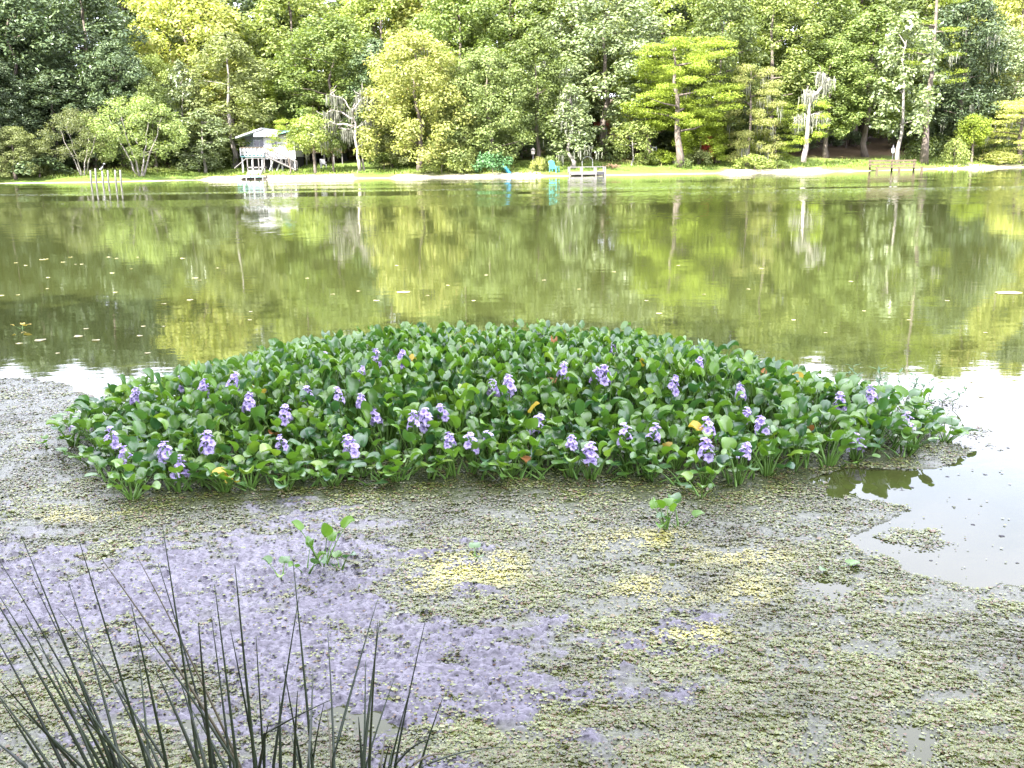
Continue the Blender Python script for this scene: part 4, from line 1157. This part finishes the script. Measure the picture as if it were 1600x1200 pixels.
# ------------------------------------------------------------------ water hyacinths
M_HY = leafy('hyacinth_leaf', (0.030, 0.095, 0.034), (0.115, 0.225, 0.028), trans=0.22, rough=0.30, spec=0.8, tint=(1.4, 1.5, 0.4), obj_var=0.2, cc=(0.18, 0.28, 0.04), bumpy=0.08, per_obj=True)
M_HYU = leafy('crowded_hyacinth_leaf', (0.030, 0.095, 0.034), (0.115, 0.225, 0.028), trans=0.22, rough=0.30, spec=0.8, tint=(1.4, 1.5, 0.4), obj_var=0.2, cc=(0.18, 0.28, 0.04), bumpy=0.08)
M_HYB = leafy('young_hyacinth_leaf', (0.085, 0.19, 0.02), (0.13, 0.25, 0.035), trans=0.28, rough=0.34, spec=0.5, tint=(1.3, 1.4, 0.4), obj_var=0.2, per_obj=True)
M_HYY = leafy('yellowed_hyacinth_leaf', (0.42, 0.34, 0.04), (0.5, 0.36, 0.08), trans=0.25, rough=0.4, obj_var=0.2)
M_HYBR = leafy('withered_hyacinth_leaf', (0.30, 0.13, 0.04), (0.36, 0.16, 0.06), trans=0.2, rough=0.5, obj_var=0.2)
M_STALK = leafy('hyacinth_stalk', (0.07, 0.16, 0.025), (0.12, 0.22, 0.04), trans=0.15, rough=0.4, obj_var=0.25)
M_PETAL = leafy('lilac_petal', (0.44, 0.37, 0.62), (0.55, 0.48, 0.71), trans=0.3, rough=0.5, spec=0.3, tint=(1, 0.9, 1.1), obj_var=0.12)
M_PETALC = leafy('violet_petal_eye', (0.30, 0.22, 0.54), (0.35, 0.26, 0.58), trans=0.2, rough=0.5, tint=(1, 0.9, 1.1), obj_var=0.1)

def hy_leaf_np(rs, h, reach, W, L, a0, a1, cup, twist):
    """Bulbous stalk from the root up to a rounded, cupped blade that bends back at the tip."""
    V, F, MI = [], [], []
    n = 6; sides = 5
    base = np.array([reach * 0.12, 0, -0.03]); end = np.array([reach, 0, h])
    ctrl = np.array([reach * 0.45, 0, h * 0.55])
    for i in range(n):
        t = i / (n - 1)
        p = (1 - t) ** 2 * base + 2 * t * (1 - t) * ctrl + t * t * end
        r = 0.0045 + 0.006 * math.exp(-((t - 0.28) / 0.2) ** 2) - 0.001 * t
        for k in range(sides):
            q = 2 * PI * k / sides
            V.append(p + np.array([math.cos(q) * r, math.sin(q) * r, 0]))
    for i in range(n - 1):
        for k in range(sides):
            F.append([i * sides + k, i * sides + (k + 1) % sides, (i + 1) * sides + (k + 1) % sides, (i + 1) * sides + k]); MI.append(1)
    o = len(V)
    nu, nv = 7, 6
    pos = end.copy()
    du = L / (nu - 1)
    for i in range(nu):
        u = i / (nu - 1)
        ang = a0 + (a1 - a0) * u ** 1.3
        d = np.array([math.cos(ang), 0, math.sin(ang)]); nn = np.array([-math.sin(ang), 0, math.cos(ang)])
        if i: pos = pos + d * du
        w = W / 2 * max(0.06, math.sin(PI * min(0.985, 0.10 + 0.86 * u ** 0.8))) ** 0.62
        if u > 0.97: w = W * 0.07
        for j in range(nv + 1):
            v = 2 * j / nv - 1
            tw = twist * u
            side = np.array([0, math.cos(tw), 0]) + nn * math.sin(tw)
            edge = 0.006 * math.sin(3.1 * v + 7 * u + h * 90)
            V.append(pos + side * v * w + nn * (cup * w * v * v + edge * abs(v)))
    for i in range(nu - 1):
        for j in range(nv):
            a = o + i * (nv + 1) + j
            F.append([a, a + 1, a + nv + 2, a + nv + 1]); MI.append(0)
    # tie the blade to the stalk
    c0 = (n - 1) * sides
    F.append([c0, c0 + 1, o + nv // 2 + 1, o + nv // 2]); MI.append(1)
    return np.array(V), np.array(F), np.array(MI)

LEAVES = []
lrs = np.random.RandomState(3)
for k in range(22):
    h = 0.15 + 0.19 * (k / 21.0)
    reach = 0.05 + 0.13 * lrs.rand()
    W = 0.070 + 0.036 * lrs.rand(); L = W * (0.95 + 0.25 * lrs.rand())
    a0 = R(55 + 40 * lrs.rand()); a1 = a0 - R(20 + 85 * lrs.rand())
    v, f, mi = hy_leaf_np(lrs, h, reach, W, L, a0, a1, 0.15 + 0.55 * lrs.rand(), lrs.normal() * 0.3)
    LEAVES.append((mesh_np('leaf', v, f, [M_HY, M_STALK], True, mi), v, f, mi))

def floret_mesh():
    V, F, MI = [], [], []
    for k in range(6):
        a = 2 * PI * k / 6
        L = 0.030 if k != 0 else 0.033
        c, s = math.cos(a), math.sin(a)
        pts = [(0.002, 0, 0.0), (0.012, -.008, 0.010), (0.012, .008, 0.010), (0.022, -.010, 0.012), (0.022, .010, 0.012), (L, 0, 0.006)]
        b0 = len(V)
        for (r, t, z) in pts: V.append([r * c - t * s, r * s + t * c, z + 0.012])
        F += [[b0, b0 + 1, b0 + 2], [b0 + 1, b0 + 3, b0 + 4], [b0 + 1, b0 + 4, b0 + 2], [b0 + 3, b0 + 5, b0 + 4]]
        MI += [1, 0, 0, 0] if k % 2 else [1 if k == 0 else 0, 1 if k == 0 else 0, 0, 0]
    b0 = len(V)
    for k in range(5):
        a = 2 * PI * k / 5; V.append([.003 * math.cos(a), .003 * math.sin(a), -0.012]); V.append([.005 * math.cos(a), .005 * math.sin(a), 0.014])
    V = np.array(V); F3 = np.array(F)
    F4 = np.array([[b0 + 2 * k, b0 + 2 * ((k + 1) % 5), b0 + 2 * ((k + 1) % 5) + 1, b0 + 2 * k + 1] for k in range(5)])
    return mesh_np('floret', V, [F3, F4], [M_PETAL, M_PETALC], False, MI + [0] * 5)
FLORET = floret_mesh()
def stalk_mesh():
    v, f = tube_np([(0, 0, -.03), (.004, 0, .14), (0, .003, .26), (0, 0, .34)], [.006, .006, .005, .003], 5)
    return mesh_np('flower_stalk', v, f, [M_STALK], True)
STALK = stalk_mesh()

def add_flower(parent, top, size, rs):
    st = link('flower_stalk', STALK, parent)
    st.scale = (1, 1, top / 0.34)
    st.rotation_euler = (rs.normal() * .13, rs.normal() * .13, 0)
    n = rs.randint(6, 13)
    for k in range(n):
        t = k / (n - 1)
        a = k * 2.4 + rs.rand() * 0.6
        tilt = R(80 - 62 * t + rs.normal() * 8)
        f = link('floret', FLORET, st)
        r = (0.016 - 0.010 * t) * size
        zz = top - (0.085 - 0.095 * t) * size
        sc = size * (1.12 - 0.35 * t)
        M = Matrix.Translation((math.cos(a) * r, math.sin(a) * r, zz)) @ Matrix.Rotation(a, 4, 'Z') @ Matrix.Rotation(tilt, 4, 'Y') @ Matrix.Rotation(PI + rs.normal() * .3, 4, 'Z') @ Matrix.Scale(sc, 4)
        f.matrix_basis = Matrix.Diagonal((1, 1, 0.34 / top, 1)) @ M
    return st

ISL_W = np.array([on_plane(a, c)[:2] for a, c in ISLAND])
def edge_dist(x, y):
    best = 1e9
    for k in range(len(ISL_W)):
        a, c = ISL_W[k - 1], ISL_W[k]
        t = np.clip(((x - a[0]) * (c[0] - a[0]) + (y - a[1]) * (c[1] - a[1])) / (np.sum((c - a) ** 2) + 1e-9), 0, 1)
        best = min(best, math.hypot(x - a[0] - t * (c[0] - a[0]), y - a[1] - t * (c[1] - a[1])))
    return best
def isl_height(x, y):
    e = edge_dist(x, y)
    return 0.10 + 0.22 * min(1, e / 0.9) ** 0.8 + 0.15 * min(1, max(0, e - 0.6) / 0.9) + (float(vnoise(x * 2.2, y * 2.2, 3)) - 0.5) * 0.10

def make_plant(x, y, hgt, n_leaf, label, group, rs, flower=0.0, young=0.15, z=0.0, name='water_hyacinth', leaf_mat=None, low=True):
    p = thing(name, label, 'water plant', (x, y, z), rs.rand() * 6.28, group)
    for k in range(n_leaf):
        frac = 1.0 if k < n_leaf - 2 or not low else 0.62
        target = hgt * frac * (0.80 + 0.35 * rs.rand())
        idx = int(np.clip((target - 0.12) / 0.22 * 21 + rs.normal() * 3, 0, 21))
        me = LEAVES[idx][0]
        hl = 0.15 + 0.19 * idx / 21.0
        o = link('leaf', me, p)
        o.rotation_euler = (rs.normal() * .08, rs.normal() * .1, k * 2.399 + rs.rand() * 0.7)
        s = float(np.clip(target / hl, 0.5, 1.25))
        o.scale = (0.62 + 0.42 * rs.rand(),) * 2 + (s,)
        q = rs.rand()
        mt = leaf_mat or (M_HYY if q < 0.008 else M_HYBR if q > 0.996 else M_HYB if q < 0.008 + young else None)
        if mt is not None:
            o.material_slots[0].link = 'OBJECT'; o.material_slots[0].material = mt
    if flower:
        add_flower(p, flower, 0.74 + 0.42 * rs.rand(), rs)
    return p

FRONT_F = [(110, 664), (175, 680), (208, 706), (265, 704), (277, 729), (322, 687), (449, 692), (560, 692), (646, 656), (678, 648), (708, 690), (737, 687), (768, 682), (895, 692), (922, 704), (978, 676), (1010, 674), (1103, 702), (1115, 669), (1155, 702), (1200, 664), (1338, 690), (1425, 657)]
BACK_F = [(214, 618), (234, 608), (270, 592), (300, 602), (341, 592), (442, 610), (500, 557), (535, 597), (557, 637), (569, 657), (600, 607), (622, 560), (643, 608), (712, 607), (775, 592), (802, 647), (833, 609), (870, 628), (925, 640), (950, 582), (1038, 588), (1076, 567), (1153, 610), (1163, 588), (1320, 626), (1368, 616), (575, 555), (950, 545), (385, 655), (490, 650)]
FRONT_F.sort(); BACK_F.sort()
hrs = np.random.RandomState(101)
placed = []
flowers = []
for k, (px, py) in enumerate(FRONT_F):
    for z in (0.30, 0.27, 0.24, 0.21, 0.18, 0.15, 0.12, 0.10):
        p = on_plane(px, py, z)
        if inside(np.array(p[0]), np.array(p[1]), [tuple(q) for q in ISL_W]) and z <= isl_height(p[0], p[1]) + 0.10: break
    flowers.append((p[0], p[1], z, 'f', k))
for k, (px, py) in enumerate(BACK_F):
    z = 0.34
    for _ in range(4):
        p = on_plane(px, py, z); z = min(0.45, max(0.2, isl_height(p[0], p[1]) + 0.06))
    flowers.append((p[0], p[1], z, 'b', k))
for (x, y, z, w, k) in flowers:
    lab = ('hyacinth with a lilac flower spike, %s from the left tip along the front edge' if w == 'f' else 'hyacinth with a lilac flower spike, %s from the left tip across the back half') % ORD[k]
    make_plant(x, y, max(0.14, min(isl_height(x, y), z - 0.04)), 7, lab, 'flowering hyacinths of the floating island', hrs, flower=z + (0.03 if w == 'f' else 0.0 + 0.03 * hrs.rand()))
    placed.append((x, y))
# leafy plants between, spaced evenly over the island
N_PLANT = 300
cand = []
bx0, by0 = ISL_W.min(0); bx1, by1 = ISL_W.max(0)
pts = np.array(placed)
while len(placed) < N_PLANT - 8:
    best, bd = None, -1
    for _ in range(14):
        while True:
            x, y = bx0 + (bx1 - bx0) * hrs.rand(), by0 + (by1 - by0) * hrs.rand()
            if inside(np.array(x), np.array(y), [tuple(q) for q in ISL_W]): break
        dd = np.min(np.hypot(pts[:, 0] - x, pts[:, 1] - y))
        if dd > bd: best, bd = (x, y), dd
    placed.append(best); pts = np.array(placed)
leafy_pts = placed[len(flowers):]
cells = {}
for (x, y) in leafy_pts:
    k = min(range(len(flowers)), key=lambda i: math.hypot(flowers[i][0] - x, (flowers[i][1] - y) * 0.6))
    cells.setdefault(k, []).append((x, y))
for k, lst in cells.items():
    lst.sort(key=lambda q: q[0] / q[1])
    for j, (x, y) in enumerate(lst):
        w, kk = flowers[k][3], flowers[k][4]
        lab = 'flowerless hyacinth, %s of those round the %s %s-half lilac spike, counted from the left' % (ORD[j], ORD[kk], 'front' if w == 'f' else 'back')
        make_plant(x, y, isl_height(x, y), 10, lab, 'leafy hyacinths of the floating island', hrs, young=0.10)

# leaves crowding between and under the plants: past what one could count
def build_underleaves():
    rs = np.random.RandomState(66)
    VV, FF, MM, k0 = [], [], [], 0
    n = 0
    while n < 3000:
        x, y = bx0 + (bx1 - bx0) * rs.rand(), by0 + (by1 - by0) * rs.rand()
        if not inside(np.array(x), np.array(y), [tuple(q) for q in ISL_W]): continue
        n += 1
        hh = isl_height(x, y) * (0.45 + 0.62 * rs.rand())
        i = rs.randint(0, 22); _, v, f, mi = LEAVES[i]
        a = rs.rand() * 6.28; hl = 0.15 + 0.19 * i / 21
        c, s = math.cos(a), math.sin(a)
        q = v * np.array([0.9, 0.9, min(1.2, hh / hl)])
        VV.append(np.stack([q[:, 0] * c - q[:, 1] * s + x, q[:, 0] * s + q[:, 1] * c + y, q[:, 2]], 1)); FF.append(f + k0); MM.append(mi); k0 += len(v)
    o = link('hyacinth_undergrowth', mesh_np('hyacinth_undergrowth', np.concatenate(VV), np.concatenate(FF), [M_HYU, M_STALK], True, np.concatenate(MM)))
    tag(o, 'crowded lower hyacinth leaves and stalks inside the floating island', None, None, 'stuff')
build_underleaves()

# lone hyacinths on the mat
LONE = [(505, 885, .25, 5, 'lone hyacinth with a tall bright leaf on the lilac-grey film', M_HYB), (478, 897, .14, 4, 'small hyacinth tucked beside the lone one with the tall bright leaf', None), (440, 905, .10, 3, 'tiny bluish hyacinth on the film nearest the rush tips', None),
        (532, 893, .10, 3, 'little sprig of hyacinth at the island-facing side of the lone bright one', None), (1040, 828, .16, 6, 'lone bright hyacinth on the yellowish mat before the island', M_HYB), (1062, 826, .13, 3, 'small hyacinth touching the lone one on the yellowish mat', None),
        (1300, 890, .05, 2, 'single half-sunk hyacinth leaf by the open water', None), (742, 876, .07, 2, 'pair of small hyacinth leaves poking out of the pale mat', None), (1096, 778, .10, 4, 'small hyacinth just off the island front edge', None), (76, 700, .13, 2, 'small hyacinth off the outer tip of the island', M_HYB)]
for px, py, hh, nl, lab, mt in LONE:
    p = on_plane(px, py)
    o = make_plant(p[0], p[1], max(hh, .12), nl, lab, 'lone hyacinths on the mat', hrs, leaf_mat=mt)
    o.scale = (0.72, 0.72, 0.75 * min(1, hh / .12))
for (px, py, mt, lab) in [(858, 750, M_HYBR, 'withered orange-brown hyacinth leaf at the front edge of the island'), (205, 720, M_HYY, 'yellow dying hyacinth leaf near the left tip of the island'), (405, 730, M_HYY, 'orange-tinged hyacinth leaf low on the front edge of the island'), (1268, 700, M_HYBR, 'brown-tipped hyacinth leaf toward the right tip of the island'), (35, 514, M_HYY, 'bright yellow hyacinth scrap floating alone on the open lake')]:
    p = on_plane(px, py)
    o = make_plant(p[0], p[1], .14 if py > 600 else .12, 1 if py > 600 else 3, lab, None, hrs, leaf_mat=mt, name='withered_hyacinth', low=False)
    if py < 600: o.scale = (0.8, 0.8, 0.35)

# narrow-leaved weeds at the right of the island
def weed_mesh(seed, h):
    rs = np.random.RandomState(seed)
    V, F = [], []
    pts = bend_line(rs, (0, 0, -.03), (rs.normal() * .05, rs.normal() * .05, h), 7, .03)
    v, f = tube_np(pts, np.linspace(.004, .002, 7), 4, False)
    V = list(v); F = [list(q) for q in f[0]]
    for i in range(2, 7):
        for sgn in (0, PI):
            a = i * 1.57 + sgn + rs.normal() * .2
            d = np.array([math.cos(a), math.sin(a), .55]); sd = np.array([-math.sin(a), math.cos(a), 0])
            L = .075 * (0.7 + .5 * rs.rand())
            b0 = len(V); root = i * 4
            V += [pts[i] + d * L * .4 + sd * .010, pts[i] + d * L * .4 - sd * .010, pts[i] + d * L + np.array([0, 0, -.01])]
            F += [[root, b0, b0 + 2, b0 + 1]]
    return mesh_np('sprig', np.array(V), np.array(F), [LM['teal']])
WEED = [weed_mesh(k, .16 + .05 * k) for k in range(4)]
WP = [(1335, 625), (1352, 628), (1366, 624), (1380, 630), (1395, 632), (1410, 634), (1422, 630), (1438, 638), (1452, 640), (1466, 632), (1486, 634), (1345, 615), (1300, 608), (1428, 622), (1404, 622), (1374, 615), (1388, 640), (1315, 618)]
WP.sort()
for k, (px, py) in enumerate(WP):
    p = on_plane(px, py)
    o = link('water_weed', WEED[k % 4], None, (p[0], p[1], 0)); o.rotation_euler = (0, 0, k * 1.1); o.scale = (1.1, 1.1, 0.75)
    tag(o, 'narrow-leaved water weed sprig behind the right flank of the island, %s from the island' % ORD[k], 'water weed', 'narrow-leaved weeds beside the island')

# leaves and scraps adrift on the open lake
def scrap_mesh(seed):
    rs = np.random.RandomState(seed)
    n = 9
    a = np.linspace(0, 2 * PI, n, endpoint=False)
    r = 0.5 * (0.8 + 0.35 * rs.rand(n))
    V = [[0, 0, 0.06]] + [[math.cos(t) * q, math.sin(t) * q * .6, 0.015 + .10 * rs.rand()] for t, q in zip(a, r)]
    return mesh_np('floating_leaf', np.array(V), np.array([[0, k + 1, (k + 1) % n + 1] for k in range(n)]), [M_SCRAP])
M_SCRAP = leafy('adrift_leaf', (0.26, 0.23, 0.08), (0.40, 0.36, 0.17), trans=0.15, rough=0.4, obj_var=0.35)
SCR = [scrap_mesh(k) for k in range(5)]
SP = [(66, 406, 14), (72, 405, 10), (110, 402, 9), (98, 410, 10), (25, 411, 8), (40, 415, 7), (128, 413, 7), (118, 413, 6), (75, 434, 8), (74, 451, 7), (28, 461, 9), (3, 462, 9), (170, 402, 10), (182, 404, 8), (175, 427, 9), (180, 457, 9), (215, 402, 6), (205, 420, 6), (256, 475, 12), (297, 469, 13), (305, 435, 14), (312, 438, 8),
      (285, 404, 9), (340, 419, 8), (134, 514, 12), (63, 532, 22), (122, 526, 18), (150, 532, 18), (30, 537, 14), (218, 525, 12), (224, 510, 9), (256, 510, 9), (230, 552, 14), (90, 552, 9), (390, 500, 8), (392, 487, 8), (630, 457, 30), (588, 470, 12), (560, 455, 9), (700, 446, 9), (668, 462, 8), (760, 430, 8), (850, 438, 9), (905, 452, 8), (740, 470, 8),
      (1030, 490, 12), (1100, 460, 9), (1170, 452, 10), (1240, 500, 9), (1010, 470, 8), (1290, 520, 9), (1575, 458, 60), (1540, 520, 10), (1480, 470, 9), (1420, 500, 9), (1275, 566, 22), (1395, 586, 14), (1518, 597, 12), (1508, 606, 12), (1532, 620, 16), (1570, 612, 10), (1350, 486, 8), (1330, 440, 10), (1190, 420, 8), (960, 425, 8), (480, 435, 8), (520, 460, 10), (620, 415, 8), (1060, 415, 8),
      (1520, 820, 9), (1490, 792, 9), (1565, 838, 12), (1455, 876, 8), (1540, 742, 8), (1480, 745, 8), (1425, 762, 9), (1575, 700, 8), (1515, 780, 7), (1590, 880, 8)]
SP.sort()
far_n = [0, 0]
for k, (px, py, w) in enumerate(SP):
    p = on_plane(px, py)
    D = p[1]
    o = link('floating_leaf', SCR[k % 5], None, (p[0], p[1], 0.0))
    s = w * D / FPX * 0.8
    o.scale = (s, min(s, .22 * D / 8) * 1.5, min(s, .12)); o.rotation_euler = (0, 0, random.uniform(-.25, .25))
    if px > 1400 and py > 680:
        lab = 'dark leaf scrap adrift on the bright water right of the island, %s from the mat' % ORD[far_n[1]]; far_n[1] += 1
        o.material_slots[0].link = 'OBJECT'; o.material_slots[0].material = M_DARK
    else:
        lab = ('yellowish leaf adrift on the open lake, %s of all counted from the dark corner side' % (ORD + ['sixtieth'] + ['sixty-' + q for q in ORD[:9]] + ['seventieth'] + ['seventy-' + q for q in ORD[:9]])[far_n[0]]); far_n[0] += 1
    tag(o, lab, 'floating leaf', 'leaves adrift on the lake')

# ------------------------------------------------------------------ rushes on the near bank
M_RUSH = leafy('rush_stem', (0.006, 0.013, 0.006), (0.017, 0.030, 0.012), trans=0.05, rough=0.45, spec=0.4, obj_var=0.35, cc=(0.075, 0.055, 0.025), per_obj=True)
RUSH = [
 ('left', [((254, 823), (310, 1193)), ((123, 843), (230, 1197)), ((33, 837), (175, 1200)), ((160, 875), (372, 1195)), ((213, 867), (375, 1197)), ((247, 880), (337, 1197)), ((335, 913), (370, 1197)), ((367, 883), (398, 1197)),
           ((330, 963), (360, 1200)), ((360, 983), (400, 1190)), ((310, 973), (330, 1197)), ((205, 943), (260, 1193)), ((213, 997), (233, 1197)), ((0, 877), (177, 1190)), ((0, 933), (160, 1200)), ((90, 950), (260, 1193)),
           ((213, 973), (365, 1190)), ((0, 1063), (117, 1197)), ((0, 1093), (67, 1197)), ((107, 910), (190, 1200)), ((243, 1047), (310, 1197)), ((-20, 1150), (40, 1197)), ((-30, 900), (140, 1200)), ((40, 960), (150, 1200)), ((60, 1010), (200, 1200)), ((75, 1080), (215, 1200)), ((-10, 990), (100, 1200)),
           ((140, 1000), (240, 1200)), ((180, 1060), (250, 1200)), ((280, 1060), (322, 1200)), ((20, 1100), (130, 1200)), ((300, 1110), (352, 1200)), ((120, 1110), (205, 1200)), ((50, 905), (185, 1200)), ((-40, 1040), (80, 1200)), ((95, 1060), (170, 1200))]),
 ('middle', [((458, 880), (488, 1197)), ((467, 933), (427, 1197)), ((400, 993), (412, 1190)), ((512, 987), (522, 1197)), ((590, 937), (521, 1185)), ((442, 1037), (470, 1195)), ((489, 1040), (482, 1197)), ((437, 1087), (438, 1197)), ((465, 1080), (460, 1197)), ((506, 1100), (488, 1197)), ((510, 1103), (518, 1197)), ((420, 1130), (405, 1200)), ((455, 1150), (470, 1200)), ((518, 1093), (413, 1147))]),
 ('right', [((593, 970), (567, 1197)), ((590, 973), (577, 1197)), ((571, 1033), (569, 1197)), ((618, 1055), (572, 1195)), ((667, 960), (617, 1197)), ((641, 1077), (610, 1197)), ((692, 1090), (656, 1198)), ((602, 1150), (594, 1198)), ((610, 1160), (600, 1198)), ((613, 1170), (608, 1198)), ((797, 1168), (660, 1198)), ((685, 1153), (617, 1197)), ((706, 1180), (640, 1200)), ((560, 1120), (566, 1200))])]
LABR = {'left': 'largest clump of dark rushes, its stems fanning out over the lilac-grey film', 'middle': 'middle clump of dark rushes with one tall crossing pair of stems', 'right': 'small end clump of dark rushes with one stem arching low to the side'}
rrs = np.random.RandomState(9)
for key, stems in RUSH:
    roots = []
    D0 = {'left': 1.85, 'middle': 1.9, 'right': 1.95}[key]
    cx = np.mean([at_depth(s[1][0], 1200, D0)[0] for s in stems])
    base = np.array([cx, D0 - .05, 0.0])
    gz = 0.02
    t = thing('rush_clump', LABR[key], 'rushes', (base[0], base[1], gz), 0, 'rush clumps on the near bank')
    for (tp, bp) in stems:
        D1 = D0 + rrs.normal() * .10
        pb = at_depth(bp[0], bp[1], D1); pt = at_depth(tp[0], tp[1], D1 + rrs.normal() * .10 + .03)
        arch = tp[1] > 1140 and abs(tp[0] - bp[0]) > 60
        dirv = pb - pt
        k = (pb[2] - gz) / max(0.15, -dirv[2]) if not arch else 0
        root = np.array([pb[0] + (cx - pb[0]) * .15 + (dirv[0] * min(k, .8) * .35 if not arch else 0), pb[1] - .03, gz - .05])
        ctl = pb + (pb - root) * 0.55 if not arch else pb + np.array([(pt[0] - pb[0]) * .25, 0, .07])
        P = []
        # root -> frame edge -> tip as one bowed line
        for q in np.linspace(0, 1, 5)[:-1]: P.append(root + (pb - root) * q + np.array([0, 0, 0]))
        mid = (pb + pt) / 2 + np.array([(pb[0] - pt[0]) * .06, 0, .03 if arch else 0.0])
        for q in np.linspace(0, 1, 9): P.append((1 - q) ** 2 * pb + 2 * q * (1 - q) * mid + q * q * pt)
        P = np.array(P) - np.array([base[0], base[1], gz])
        r0 = .0037 * (0.8 + .4 * rrs.rand())
        rad = np.concatenate([np.full(4, r0), r0 * np.linspace(1, .22, 9)])
        v, f = tube_np(P, rad, 5)
        link('stem', mesh_np('stem', v, f, [M_RUSH], True), t)
